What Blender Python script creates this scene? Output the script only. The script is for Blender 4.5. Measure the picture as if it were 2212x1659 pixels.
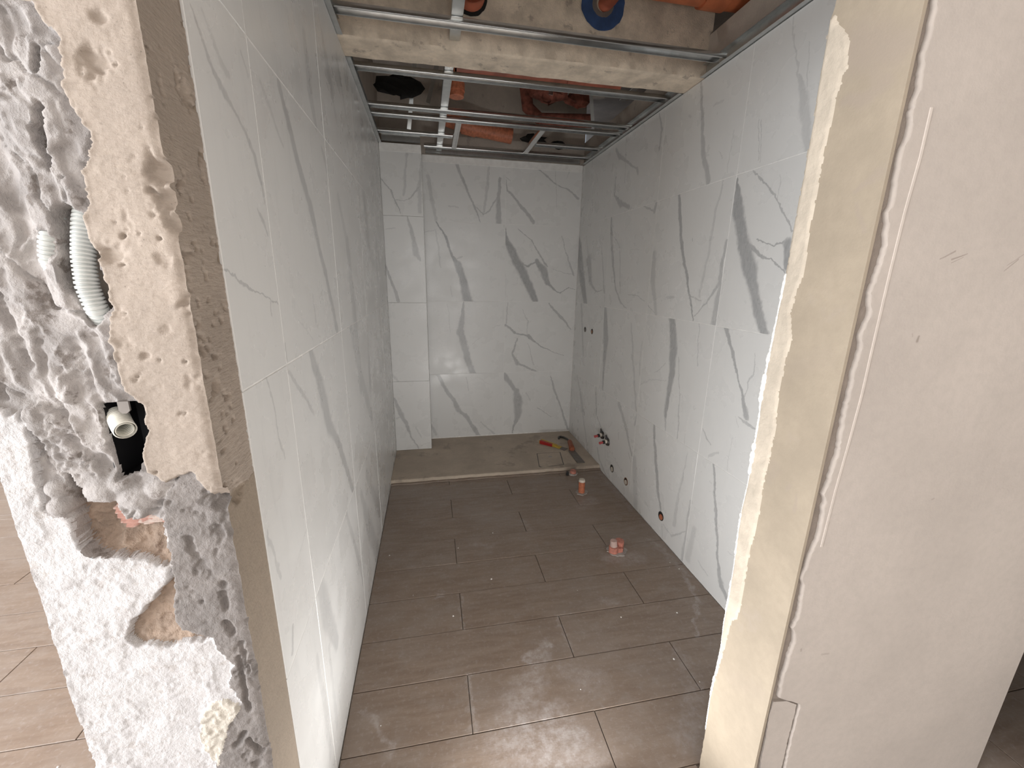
import bpy, math, random
import numpy as np
from mathutils import Matrix, Vector

# ---------------------------------------------------------------- clear
for o in list(bpy.data.objects):
    bpy.data.objects.remove(o, do_unlink=True)
SC = bpy.context.scene
COL = SC.collection

# ---------------------------------------------------------------- camera
cam_d = bpy.data.cameras.new('camera')
cam = bpy.data.objects.new('camera', cam_d)
COL.objects.link(cam)
RT = Vector((0.981565, -0.190494, 0.015557)); UP = Vector((0.032799, 0.248074, 0.968186)); FW = Vector((0.188293, 0.949827, -0.249749))
m = Matrix((RT, UP, -FW)).transposed().to_4x4()
m.translation = Vector((0, 0, 1.38744))
cam.matrix_world = m
cam_d.sensor_width = 36.0
cam_d.lens = 885.43 / 2212 * 36.0
cam_d.clip_start = 0.02
SC.camera = cam

# ---------------------------------------------------------------- world, lights, exposure
w = bpy.data.worlds.new('overcast_sky'); SC.world = w; w.use_nodes = True
bg = w.node_tree.nodes['Background']; bg.inputs[0].default_value = (0.80, 0.88, 1.0, 1); bg.inputs[1].default_value = 0.2
def area(name, loc, rot, sx, sy, power, col):
    d = bpy.data.lights.new(name, 'AREA'); d.shape = 'RECTANGLE'; d.size = sx; d.size_y = sy; d.energy = power; d.color = col
    o = bpy.data.objects.new(name, d); COL.objects.link(o); o.location = loc; o.rotation_euler = rot
    return o
R = math.radians
# daylight through the glazed opening of the left outer wall and through the one behind the camera
area('daylight_left', (-2.96, -0.75, 1.15), (R(90), 0, R(-90)), 2.7, 2.1, 152, (0.96, 0.98, 1.0))
area('daylight_behind', (0.2, -3.16, 1.35), (R(90), 0, 0), 3.4, 2.3, 46, (1.0, 0.97, 0.93))
# second glazed opening of the left outer wall, beside the neighbouring space
area('daylight_side', (-4.16, 2.0, 1.15), (R(90), 0, R(-90)), 1.6, 2.0, 78, (0.96, 0.97, 1.0))
# low unseen fill light added in the doorway to brighten the room inside
area('added_fill_light', (0.23, 0.738, 0.042), (R(155), 0, R(-8)), 0.50, 0.07, 6.9, (1.0, 0.99, 0.97))
VS = SC.view_settings
SC.display_settings.display_device = 'sRGB'
VS.view_transform = 'Standard'; VS.look = 'None'; VS.gamma = 1.0; VS.use_curve_mapping = False
VS.exposure = 0.5

# ---------------------------------------------------------------- measured geometry (metres)
XL, XR, YB, YC, XC, ZT = -0.3085, 1.2165, 3.3948, 3.1775, -0.0301, 2.2524
YP, YN, XJ = 0.6138, 0.600, 0.7310
ZS = 2.75
VEINS={'back':{(1,3):[(136,451,229,421,2,2,70),(229,421,312,375,3,5,70),(312,375,397,312,6,5,70),(397,312,494,280,3,5,70),(494,280,595,216,7,9,70),(384,467,403,307,2,3,40),(403,307,417,137,3,2,40),(505,428,491,354,3,2,40),(-10,346,14,245,6,8,70),(14,245,96,165,6,10,70),(96,165,168,94,11,15,70),(168,94,229,21,16,14,70),(-10,346,36,313,3,3,50)],(0,3):[(240,449,290,319,11,12,70),(290,319,366,150,12,7,70),(366,150,433,14,7,3,70),(500,421,478,207,9,12,40),(478,207,456,81,12,9,40),(585,336,569,159,9,18,70),(569,159,577,11,18,25,70),(586,233,512,115,6,6,60),(512,115,456,60,5,6,60),(456,60,399,110,5,4,60),(188,111,260,109,5,4,35),(42,315,69,136,13,16,40),(69,136,92,8,16,10,40)],(1,2):[(-3,582,7,483,5,26,100),(7,483,56,385,23,37,100),(56,385,118,285,35,40,100),(118,285,194,148,41,33,100),(194,148,260,5,35,26,100),(100,573,209,489,3,3,70),(209,489,285,379,4,6,70),(285,379,350,290,6,7,70),(262,328,313,266,19,31,90),(313,266,361,150,36,20,90),(361,150,433,92,13,7,90),(433,92,472,69,6,4,90),(472,69,546,117,4,4,90),(546,117,605,106,2,2,90),(129,308,190,281,6,6,80),(190,281,262,322,8,6,80),(470,520,521,362,3,6,60),(521,362,585,224,5,10,60),(400,267,502,234,2,2,60),(502,234,592,224,2,2,60)],(0,2):[(81,601,161,490,6,6,100),(161,490,203,351,8,10,100),(203,351,253,286,8,25,100),(253,286,281,198,30,28,100),(281,198,309,96,28,35,100),(309,96,325,2,36,43,100),(248,330,283,342,8,8,50),(84,529,104,424,5,8,35),(104,424,116,261,8,4,35),(-4,514,85,540,2,2,50),(-23,588,-25,367,5,6,70),(187,118,197,38,4,6,30)],(1,1):[(3,409,91,341,9,11,80),(91,341,205,316,6,8,80),(205,316,271,252,15,8,80),(271,252,389,187,6,4,80),(389,187,537,140,3,2,80),(25,594,15,415,5,5,50),(149,535,202,439,3,4,40),(202,439,198,328,4,3,40),(374,584,494,474,6,11,70),(494,474,584,368,13,5,70),(111,292,69,168,5,9,70),(69,168,121,78,8,19,70),(121,78,212,37,9,9,70),(212,37,292,-4,10,9,70),(207,253,263,62,3,5,40)],(0,1):[(529,385,597,409,2,2,40),(290,593,282,464,6,21,75),(282,464,257,346,21,32,75),(257,346,298,224,31,29,75),(298,224,327,100,30,27,75),(327,100,363,-2,26,26,75),(161,581,180,346,3,3,40),(358,247,432,307,3,2,30)],(1,0):[(-3,589,47,517,28,23,75),(47,517,109,433,22,20,75),(109,433,132,318,25,43,75),(132,318,129,202,43,33,75),(129,202,99,118,31,12,75),(99,118,85,33,12,6,75),(423,556,454,441,4,11,70),(454,441,519,280,11,7,70),(519,280,607,41,7,11,70),(309,268,438,176,4,4,50),(201,409,244,334,6,6,30)],(0,0):[(68,594,122,485,15,17,75),(122,485,205,341,16,16,75),(205,341,233,278,16,27,75),(233,278,291,229,19,14,75),(291,229,349,137,19,17,75),(349,137,409,28,18,17,75),(304,568,322,447,5,3,40),(429,154,562,29,6,9,40),(401,565,518,496,2,2,35),(-6,157,34,61,11,12,40)]},'col':{(0,3):[(-8,243,60,160,5,5,70),(60,160,120,18,6,4,70),(182,394,146,137,7,10,40),(256,189,184,111,6,5,60),(184,111,134,97,2,2,60),(134,97,85,106,2,2,60),(277,373,256,208,6,13,40),(256,208,254,38,13,15,40)],(0,2):[(168,596,194,481,6,17,60),(194,481,218,343,17,22,60),(218,343,242,299,20,9,60),(16,509,75,516,4,5,35),(-4,273,34,148,6,11,70),(34,148,76,8,11,11,70)],(0,1):[(-20,66,44,6,12,9,35)],(0,0):[(3,466,47,344,10,20,65),(47,344,86,257,20,13,65),(86,257,116,140,14,8,65),(116,140,174,38,7,5,65),(11,299,64,324,7,7,35),(156,224,196,135,5,5,35),(266,81,194,57,2,2,35)]},'right':{(1,3):[(321,450,275,274,8,12,60),(275,274,234,127,12,16,60),(234,127,178,12,15,18,60),(204,311,145,315,5,5,30),(59,176,61,17,3,3,30),(133,116,101,88,2,3,30),(389,338,376,329,6,7,30)],(0,3):[(522,175,493,22,2,2,50),(508,166,481,12,2,2,50),(432,443,387,299,3,4,35),(387,299,346,209,4,4,35),(359,245,320,137,8,21,40),(320,137,282,15,21,16,40),(344,337,324,200,2,3,30)],(2,3):[(628,434,511,348,7,16,60),(511,348,406,291,13,10,60),(406,291,271,222,10,6,60),(271,222,257,190,13,11,60),(66,436,23,353,6,8,60),(23,353,32,298,8,10,60),(32,298,38,261,10,4,60),(452,439,422,179,4,4,40),(560,236,565,126,6,11,70),(565,126,457,58,6,25,70),(457,58,336,29,17,14,70)],(3,3):[(410,446,394,322,7,7,40)],(2,2):[(164,603,25,555,6,6,60),(25,555,0,603,16,14,60),(598,585,504,288,21,18,70),(504,288,435,125,17,10,70),(435,125,344,43,7,10,70),(344,43,255,15,5,4,70),(511,470,420,390,4,4,50),(420,390,368,106,6,6,50),(259,99,106,96,2,3,60),(106,96,41,70,3,3,60),(266,375,157,362,2,2,30)],(0,2):[(596,588,573,482,5,32,100),(573,482,512,350,30,33,100),(512,350,452,235,32,36,100),(452,235,406,142,36,27,100),(406,142,330,5,27,23,100),(512,594,405,507,4,3,70),(405,507,356,454,3,3,70),(356,454,287,361,4,4,70),(441,344,397,329,3,2,85),(397,329,348,314,2,3,85),(348,314,307,328,3,5,85),(295,321,281,243,18,14,100),(471,322,393,273,10,7,85),(393,273,353,268,5,2,85),(353,268,284,226,3,3,85),(379,556,370,467,2,3,35)],(1,2):[(400,605,339,385,11,14,90),(339,385,265,226,13,9,90),(265,226,164,7,9,4,90),(76,595,107,469,4,8,35),(107,469,116,297,8,10,35),(116,297,139,121,10,7,35),(9,352,16,189,8,14,60),(16,189,85,94,11,6,60),(85,94,164,27,5,3,60),(8,175,16,7,12,27,60),(215,117,122,99,3,3,50),(409,100,340,105,7,5,40),(246,379,242,362,2,2,80),(580,327,570,184,27,27,45),(570,184,500,10,25,13,45),(641,70,500,10,3,2,60)],(3,2):[(635,548,598,440,19,65,90),(598,440,475,173,63,59,90),(475,173,371,-1,56,35,90),(355,332,300,175,50,33,70),(300,175,180,103,18,7,70),(180,103,57,119,5,3,70),(126,421,27,120,6,14,50),(27,120,-22,5,13,16,50),(435,492,356,338,7,8,40)],(0,1):[(534,600,472,496,15,9,85),(472,496,412,397,9,5,85),(412,397,386,341,5,8,85),(386,341,343,270,8,15,85),(354,524,350,446,2,4,50),(350,446,378,347,4,2,50),(391,259,354,248,2,7,60),(354,248,294,235,7,5,60),(408,256,382,215,2,3,30),(591,127,551,90,4,8,50),(551,90,526,78,5,5,50),(525,19,472,64,6,5,35),(401,158,407,15,2,2,35)],(1,1):[(342,604,297,453,29,34,90),(297,453,285,279,35,27,90),(285,279,303,173,27,16,90),(303,173,301,81,16,11,90),(245,419,192,206,3,3,50),(118,600,85,401,3,3,50),(356,357,454,285,4,3,40),(607,177,499,235,6,4,35),(499,235,331,272,3,2,35),(313,181,310,87,10,11,50),(310,87,286,8,11,5,50),(195,240,179,82,4,6,50),(179,82,174,0,6,4,50),(115,57,112,9,3,3,30)],(2,1):[(35,116,21,12,7,7,35),(182,530,101,281,7,12,45),(101,281,18,15,12,9,45),(26,438,20,246,5,8,35),(323,258,196,173,3,3,35),(590,593,536,373,34,42,75),(536,373,534,191,43,23,75),(534,191,525,5,23,12,75)],(3,1):[(465,593,359,187,19,15,50)],(3,0):[(466,577,261,313,13,17,50),(64,634,10,382,8,15,50),(377,452,225,191,16,14,50),(225,191,109,16,14,10,50),(48,544,-5,377,14,16,60)],(0,0):[(488,595,426,375,7,9,80),(426,375,369,179,9,8,80),(369,179,331,91,8,19,80),(331,91,294,59,14,16,80),(494,92,421,70,4,3,35),(552,229,570,43,16,22,30),(319,264,292,269,2,2,35)],(1,0):[(400,597,339,395,11,16,80),(339,395,283,235,16,14,80),(283,235,242,153,13,6,80),(77,567,103,308,4,8,35),(103,308,113,150,8,15,35),(12,343,2,135,7,12,50),(2,135,8,5,12,15,50),(206,90,113,76,4,3,50),(113,76,0,189,6,3,50),(220,81,194,-9,6,7,30),(577,305,505,4,31,25,35),(414,111,345,81,5,4,30)],(2,0):[(246,582,122,464,20,16,60),(122,464,20,317,18,7,60),(61,309,20,264,7,6,40),(-17,595,18,523,16,12,50),(595,377,457,287,9,4,60),(410,227,207,176,2,2,50),(207,176,81,125,2,2,50),(548,145,496,67,10,16,50),(496,67,402,24,8,14,50),(402,24,314,-6,12,9,50),(418,224,382,70,5,5,35)]},'left':{(0,2):[(20,535,41,510,3,5,50),(41,510,59,487,5,7,50),(59,487,82,468,5,8,50),(82,468,114,448,7,6,50),(114,448,158,424,5,5,50),(158,424,188,395,7,6,50),(188,395,207,323,8,3,50),(55,554,85,522,4,7,30),(85,522,113,493,6,6,30),(168,307,184,291,4,7,50),(184,291,205,266,8,5,50),(3,195,37,184,2,2,60),(37,184,78,163,3,3,60),(78,163,146,149,2,2,60),(146,149,213,130,2,2,60),(176,134,174,110,3,3,50),(186,557,205,530,4,7,30)],(1,2):[(167,590,202,539,12,16,60),(202,539,242,463,18,19,60),(242,463,326,366,17,22,60),(326,366,372,269,26,19,60),(372,269,432,179,17,15,60),(432,179,508,12,16,21,60),(53,542,91,511,6,8,30),(91,511,144,466,8,6,30),(525,553,601,478,11,18,35),(114,85,216,26,2,3,30),(258,132,263,57,6,7,30),(5,46,6,6,5,5,35)],(1,3):[(442,211,446,77,18,30,35),(446,77,493,-25,27,16,35)],(2,3):[(98,320,154,229,21,30,35),(154,229,220,135,29,21,35),(335,361,424,219,21,23,30)],(2,2):[(246,308,282,-7,34,48,45),(140,456,218,348,17,26,30),(218,348,242,300,29,22,30)],(2,1):[(282,593,306,329,48,51,45),(621,532,566,263,45,51,35),(177,605,320,357,33,45,40),(320,357,534,98,40,40,40)],(3,2):[(191,589,247,295,49,53,40),(641,580,534,176,35,44,30)],(1,1):[(184,601,225,498,12,19,50),(186,601,248,481,19,31,60),(248,481,295,361,33,36,60),(295,361,384,261,29,18,60),(384,261,538,9,21,20,60),(-4,593,82,512,5,7,40),(82,512,161,439,7,6,40)],(0,1):[(105,599,123,513,3,4,40),(123,513,144,418,4,4,40),(10,330,43,208,4,6,35),(61,68,43,21,5,7,50),(135,178,227,199,2,3,25)],(2,0):[(104,507,224,277,24,64,40),(224,277,417,-24,61,56,40),(264,524,573,146,26,44,30)],(1,0):[(389,619,522,317,13,21,35),(522,317,619,84,21,25,35),(41,634,70,490,34,44,40),(70,490,135,322,42,24,40),(60,391,48,115,11,14,25)],(0,0):[(178,457,196,260,12,19,25),(196,260,183,116,19,14,25)]}}
PG={'beige':[(-0.411,1.678),(-0.402,1.647),(-0.392,1.638),(-0.392,1.617),(-0.398,1.586),(-0.396,1.568),(-0.39,1.553),(-0.379,1.543),(-0.386,1.521),(-0.396,1.503),(-0.399,1.471),(-0.408,1.452),(-0.406,1.424),(-0.402,1.406),(-0.398,1.386),(-0.399,1.358),(-0.401,1.329),(-0.409,1.299),(-0.409,1.278),(-0.407,1.262),(-0.404,1.23),(-0.385,1.212),(-0.39,1.196),(-0.391,1.174),(-0.401,1.143),(-0.4,1.114),(-0.38,1.094),(-0.363,1.107),(-0.347,1.112),(-0.337,1.089),(-0.321,1.065),(-0.301,1.051),(-0.299,1.193),(-0.308,1.589),(-0.303,1.692)],'dark':[(-0.363,1.107),(-0.347,1.112),(-0.337,1.089),(-0.321,1.065),(-0.301,1.051),(-0.3,0.864),(-0.302,0.498),(-0.399,0.538),(-0.404,0.572),(-0.372,0.648),(-0.341,0.672),(-0.354,0.715),(-0.342,0.756),(-0.352,0.777),(-0.363,0.794),(-0.364,0.817),(-0.392,0.826),(-0.406,0.838),(-0.415,0.857),(-0.407,0.899),(-0.399,0.93),(-0.398,0.964),(-0.397,1.004),(-0.395,1.034),(-0.394,1.057),(-0.38,1.085)],'white':[(-0.563,1.219),(-0.547,1.204),(-0.536,1.209),(-0.532,1.192),(-0.532,1.16),(-0.534,1.118),(-0.538,1.064),(-0.511,1.046),(-0.51,1.015),(-0.506,0.991),(-0.49,0.981),(-0.441,0.975),(-0.418,0.963),(-0.4,0.948),(-0.409,0.928),(-0.444,0.89),(-0.478,0.851),(-0.483,0.834),(-0.479,0.822),(-0.456,0.825),(-0.425,0.812),(-0.364,0.817),(-0.364,0.793),(-0.353,0.776),(-0.343,0.754),(-0.354,0.711),(-0.341,0.672),(-0.384,0.61),(-0.4,0.527),(-0.574,0.578),(-0.578,1.117)],'stipple':[(-0.341,0.667),(-0.366,0.69),(-0.391,0.683),(-0.407,0.652),(-0.412,0.606),(-0.404,0.567),(-0.397,0.543),(-0.382,0.588),(-0.366,0.637)],'pit':[(-0.502,1.119),(-0.502,1.09),(-0.509,1.046),(-0.507,1.0),(-0.49,0.985),(-0.441,0.975),(-0.401,0.955),(-0.399,0.986),(-0.403,1.014),(-0.395,1.034),(-0.423,1.039),(-0.446,1.039),(-0.453,1.067),(-0.489,1.07),(-0.496,1.103)],'brick':[(-0.473,1.053),(-0.449,1.055),(-0.445,1.039),(-0.402,1.034),(-0.395,1.034),(-0.403,1.014),(-0.461,1.009),(-0.474,1.034)],'tri':[(-0.399,0.93),(-0.416,0.857),(-0.406,0.838),(-0.364,0.817),(-0.425,0.812),(-0.479,0.822),(-0.483,0.834),(-0.478,0.851),(-0.444,0.89),(-0.409,0.928)],'trench':[(-0.443,1.459),(-0.429,1.467),(-0.412,1.452),(-0.406,1.418),(-0.411,1.396),(-0.404,1.358),(-0.413,1.34),(-0.42,1.32),(-0.434,1.323),(-0.438,1.352),(-0.449,1.379),(-0.447,1.417)],'slit1':[(-0.422,1.629),(-0.418,1.631),(-0.418,1.619),(-0.423,1.601),(-0.427,1.601)],'slit2':[(-0.43,1.572),(-0.427,1.567),(-0.43,1.542),(-0.433,1.518),(-0.441,1.496),(-0.441,1.508),(-0.439,1.536),(-0.442,1.541)],'slit3':[(-0.464,1.437),(-0.464,1.432),(-0.466,1.411),(-0.471,1.39),(-0.476,1.392),(-0.475,1.408),(-0.47,1.416)],'hole':[(-0.446,1.215),(-0.42,1.215),(-0.404,1.214),(-0.397,1.21),(-0.392,1.207),(-0.39,1.195),(-0.39,1.181),(-0.394,1.166),(-0.397,1.154),(-0.403,1.137),(-0.402,1.121),(-0.399,1.108),(-0.418,1.109),(-0.44,1.102),(-0.444,1.107),(-0.446,1.131),(-0.447,1.155),(-0.448,1.178),(-0.449,1.204)],'cond':[(-0.422,1.441),(-0.425,1.402),(-0.426,1.369),(-0.425,1.341),(-0.426,1.323)],'cond2':[(-0.456,1.448),(-0.461,1.422),(-0.465,1.401),(-0.468,1.379)],'cond3':[(-0.429,1.672),(-0.431,1.651),(-0.436,1.638)],'holec':[(-0.436,1.19),(-0.416,1.179)],'tab':[(-0.417,1.215),(-0.405,1.211),(-0.408,1.203),(-0.417,1.202)],'blobs':[(-0.466,1.087),(-0.441,1.094),(-0.427,1.073),(-0.398,1.083),(-0.518,1.094),(-0.522,1.066)],'chips':[(-0.315,1.506),(-0.313,1.475),(-0.312,1.448),(-0.316,1.349),(-0.304,1.358),(-0.331,1.404),(-0.312,1.06),(-0.373,1.28),(-0.346,1.659),(-0.359,1.616),(-0.387,1.409)],'revsplit':[(0.617,1.052),(0.674,1.054),(0.736,1.059)],'revchips':[(0.7,1.621),(0.7,1.608),(0.722,1.409),(0.734,1.353),(0.657,1.055),(0.616,1.387),(0.649,1.231)],'rag':[(0.751,1.797),(0.755,1.756),(0.751,1.731),(0.758,1.682),(0.753,1.651),(0.76,1.623),(0.751,1.601),(0.753,1.565),(0.757,1.525),(0.752,1.504),(0.763,1.451),(0.758,1.396),(0.751,1.373),(0.763,1.339),(0.755,1.298),(0.76,1.271),(0.757,1.234),(0.758,1.19),(0.758,1.144),(0.763,1.079),(0.759,1.017),(0.752,0.981),(0.758,0.966),(0.765,0.888),(0.754,0.849),(0.751,0.82),(0.743,0.785),(0.755,0.767),(0.759,0.684),(0.75,0.658),(0.764,0.626),(0.757,0.57),(0.754,0.511),(0.756,0.46),(0.822,0.427),(0.822,0.394),(0.821,0.314),(0.823,0.223),(0.831,0.156)],'filler':[(0.747,0.45),(0.783,0.444),(0.815,0.426),(0.815,0.396),(0.814,0.316),(0.816,0.225),(0.825,0.157),(0.759,0.177),(0.749,0.273),(0.749,0.333),(0.743,0.406)],'smear':[(0.754,1.854),(0.743,1.835),(0.726,1.817),(0.715,1.795),(0.71,1.763),(0.706,1.752),(0.715,1.75),(0.716,1.734),(0.721,1.715),(0.719,1.683),(0.722,1.654),(0.725,1.618),(0.723,1.56),(0.724,1.5),(0.72,1.438),(0.719,1.399),(0.728,1.377),(0.733,1.328),(0.718,1.274),(0.724,1.235),(0.725,1.156),(0.72,1.105),(0.717,1.071),(0.718,1.005),(0.722,0.954),(0.718,0.882),(0.721,0.811),(0.726,0.731),(0.723,0.668),(0.721,0.602),(0.727,0.564),(0.74,0.546)],'jedge':[(0.756,1.878),(0.762,1.851),(0.762,1.792),(0.762,1.741),(0.76,1.681),(0.76,1.615),(0.76,1.558),(0.762,1.496),(0.761,1.417),(0.763,1.349),(0.766,1.252),(0.77,1.143),(0.765,1.09),(0.764,1.007),(0.765,0.923),(0.769,0.847),(0.767,0.766),(0.763,0.681),(0.762,0.598),(0.764,0.524),(0.759,0.44),(0.766,0.272),(0.762,0.124),(0.761,-0.001)]}
rng = random.Random(7)
nrng = np.random.default_rng(11)

# ---------------------------------------------------------------- materials
class NT:
    def __init__(s, name):
        s.m = bpy.data.materials.new(name); s.m.use_nodes = True
        s.t = s.m.node_tree; s.b = s.t.nodes['Principled BSDF']; s.n = s.t.nodes
    def new(s, typ, **kw):
        n = s.n.new(typ)
        for k, v in kw.items(): setattr(n, k, v)
        return n
    def put(s, sock, v):
        if isinstance(v, bpy.types.NodeSocket): s.t.links.new(v, sock)
        elif v is not None: sock.default_value = v
    def math(s, op, a, b=None, c=None, clamp=False):
        n = s.new('ShaderNodeMath', operation=op, use_clamp=clamp)
        s.put(n.inputs[0], a); s.put(n.inputs[1], b); s.put(n.inputs[2], c)
        return n.outputs[0]
    def vec(s, op, a, b=None, out=0, scale=None):
        n = s.new('ShaderNodeVectorMath', operation=op)
        s.put(n.inputs[0], a); s.put(n.inputs[1], b)
        if scale is not None: s.put(n.inputs['Scale'], scale)
        return n.outputs[out]
    def noise(s, co, scale, detail=4, rough=.55, dist=0, out='Fac'):
        n = s.new('ShaderNodeTexNoise'); s.put(n.inputs['Vector'], co)
        n.inputs['Scale'].default_value = scale; n.inputs['Detail'].default_value = detail
        n.inputs['Roughness'].default_value = rough; n.inputs['Distortion'].default_value = dist
        return n.outputs[out]
    def ramp(s, v, a, b, lo=0., hi=1.):
        n = s.new('ShaderNodeMapRange', interpolation_type='SMOOTHSTEP'); s.put(n.inputs[0], v)
        n.inputs[1].default_value = a; n.inputs[2].default_value = b; n.inputs[3].default_value = lo; n.inputs[4].default_value = hi
        return n.outputs[0]
    def mix(s, f, a, b, mode='MIX'):
        n = s.new('ShaderNodeMix', data_type='RGBA', blend_type=mode)
        s.put(n.inputs[0], f)
        s.put(n.inputs[6], a if isinstance(a, bpy.types.NodeSocket) else (*a, 1)); s.put(n.inputs[7], b if isinstance(b, bpy.types.NodeSocket) else (*b, 1))
        return n.outputs[2]
    def pos(s): return s.new('ShaderNodeNewGeometry').outputs['Position']
    def scaled(s, co, v): return s.vec('MULTIPLY', co, v)
    def bump(s, h, strength, dist=.01):
        n = s.new('ShaderNodeBump'); n.inputs['Strength'].default_value = strength; n.inputs['Distance'].default_value = dist
        s.put(n.inputs['Height'], h); s.t.links.new(n.outputs[0], s.b.inputs['Normal'])
    def fin(s, col, rough, metal=0., spec=None):
        s.put(s.b.inputs['Base Color'], col if isinstance(col, bpy.types.NodeSocket) else (*col, 1))
        s.put(s.b.inputs['Roughness'], rough); s.b.inputs['Metallic'].default_value = metal
        if spec is not None: s.b.inputs['Specular IOR Level'].default_value = spec
        return s.m
    def seg(s, P, seg, soft=.55, hard=1.05):
        """mask of a tapering stroke from a to b"""
        ax, ay, bx, by, wa, wb, st = seg
        dx, dy = bx - ax, by - ay; q = dx * dx + dy * dy + 1e-9
        pa = s.vec('SUBTRACT', P, (ax, ay, 0))
        h = s.vec('DOT_PRODUCT', pa, (dx / q, dy / q, 0), out=1); h = s.math('ADD', h, 0.0, clamp=True)
        d = s.vec('DISTANCE', pa, s.vec('SCALE', (dx, dy, 0), scale=h), out=1)
        wd = s.math('MULTIPLY_ADD', h, wb - wa, wa)
        return s.ramp(s.math('DIVIDE', d, wd), soft, hard, st, 0.)

def plain(name, col, rough=.6, metal=0., var=.12, scale=30, bump=.0, bs=80, stretch=(1, 1, 1), spec=None):
    k = NT(name); p = k.scaled(k.pos(), stretch)
    n = k.noise(p, scale); f = k.ramp(n, .25, .75)
    a = tuple(min(1, c * (1 - var)) for c in col); b = tuple(min(1, c * (1 + var)) for c in col)
    if bump: k.bump(k.noise(p, bs, 5), bump, .004)
    return k.fin(k.mix(f, a, b), rough, metal, spec)

def add_strokes(k, strokes, col, base_node_input, swz, warp=.02):
    p = k.pos(); sp = k.new('ShaderNodeSeparateXYZ'); k.put(sp.inputs[0], p); cb_ = k.new('ShaderNodeCombineXYZ')
    k.put(cb_.inputs[0], sp.outputs[swz[0]]); k.put(cb_.inputs[1], sp.outputs[swz[1]]); P = cb_.outputs[0]
    P = k.vec('ADD', P, k.vec('SCALE', k.vec('SUBTRACT', k.noise(P, 30, 3, .6, out='Color'), (.5, .5, .5)), scale=warp)); P = k.vec('MULTIPLY', P, (1, 1, 0))
    mask = None
    for s_ in strokes:
        f = k.seg(P, s_, .2, 1.3); mask = f if mask is None else k.math('MAXIMUM', mask, f)
    old = k.b.inputs['Base Color'].links[0].from_socket
    k.put(k.b.inputs['Base Color'], k.mix(mask, old, col))
def plaster(name, col, var=.1, rough=.85, fine=.35, patch=6, dark=None, streak=None, dots=0., strokes=None):
    k = NT(name); p = k.pos()
    f = k.ramp(k.noise(p, patch, 6, .6), .3, .7)
    a = tuple(c * (1 - var) for c in col); b = tuple(min(1, c * (1 + var)) for c in col)
    c = k.mix(f, a, b)
    g = k.ramp(k.noise(p, 55, 3, .6), .35, .7); c = k.mix(k.math('MULTIPLY', g, .25), c, tuple(x * .8 for x in col))
    if dark:
        dm = k.ramp(k.noise(p, dark[1], 5, .65), dark[2], dark[2] + .08); c = k.mix(k.math('MULTIPLY', dm, dark[3]), c, dark[0])
    h = k.noise(p, 190, 4, .7)
    if streak:
        sp = k.scaled(p, streak); sn = k.noise(sp, 60, 3, .6); c = k.mix(k.math('MULTIPLY', k.ramp(sn, .45, .75), .3), c, tuple(x * .72 for x in col))
        h = k.math('ADD', h, k.math('MULTIPLY', sn, 1.2))
    if dots:
        v = k.new('ShaderNodeTexVoronoi'); k.put(v.inputs['Vector'], p); v.inputs['Scale'].default_value = 130
        dmask = k.ramp(v.outputs['Distance'], .06, .16, 1., 0.); big = k.ramp(k.noise(p, 40, 2), .52, .62)
        c = k.mix(k.math('MULTIPLY', k.math('MULTIPLY', dmask, big), dots), c, tuple(x * .35 for x in col))
    k.bump(h, fine, .003)
    k.fin(c, rough)
    if strokes: add_strokes(k, *strokes)
    return k.m

M = {}
M['beige'] = plaster('beige_cement_plaster', (.375, .317, .27), .10, streak=(1.2, 1, 5), dots=.5)
M['grey'] = plaster('grey_trowelled_mortar', (.365, .34, .33), .24, fine=.8, patch=16, dark=((.15, .125, .11), 30, .565, .75))
M['dark'] = plaster('dark_rough_mortar', (.22, .20, .19), .16, fine=.9, patch=18, dots=.8)
M['white'] = plaster('white_rough_plaster', (.555, .54, .545), .10, fine=.9, patch=26, dark=((.40, .365, .345), 46, .58, .55))
M['stipple'] = plaster('stippled_cream_plaster', (.56, .52, .46), .10, fine=.8, patch=40)
M['pit'] = plaster('crumbly_brown_mortar', (.33, .25, .195), .26, fine=1.0, patch=30, dark=((.17, .11, .08), 40, .58, .6))
M['brick'] = plaster('red_clay_brick', (.44, .25, .205), .2, fine=.5, patch=40, dark=((.55, .48, .43), 34, .48, .8))
M['reveal_top'] = plaster('brown_combed_plaster', (.36, .30, .25), .10, fine=.45, streak=(1, .9, 6), dots=.9)
M['reveal_low'] = plaster('tan_smooth_plaster', (.29, .235, .182), .07, fine=.3, streak=(1, 3, 1.5))
M['panel'] = plaster('smooth_skim_plaster', (.425, .378, .342), .06, fine=.12, patch=4, strokes=([(.888, 1.432, .918, 1.446, .0012, .002, .6), (.915, 1.432, .948, 1.443, .002, .0008, .7), (.916, 1.426, .940, 1.437, .0008, .0008, .6), (1.046, 1.415, 1.072, 1.436, .001, .0015, .6), (1.05, 1.425, 1.09, 1.45, .001, .001, .5), (.887, 1.295, .886, 1.286, .0028, .004, .75), (1.038, .944, 1.043, .945, .003, .002, .4), (.787, .595, .788, .590, .003, .003, .5), (.850, .568, .868, .567, .004, .003, .35), (.870, 1.30, .872, 1.295, .002, .002, .3)], (.22, .185, .16), None, (0, 2), .003))
M['ridge'] = plaster('raised_trowel_line', (.52, .465, .42), .04, fine=.1)
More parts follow.
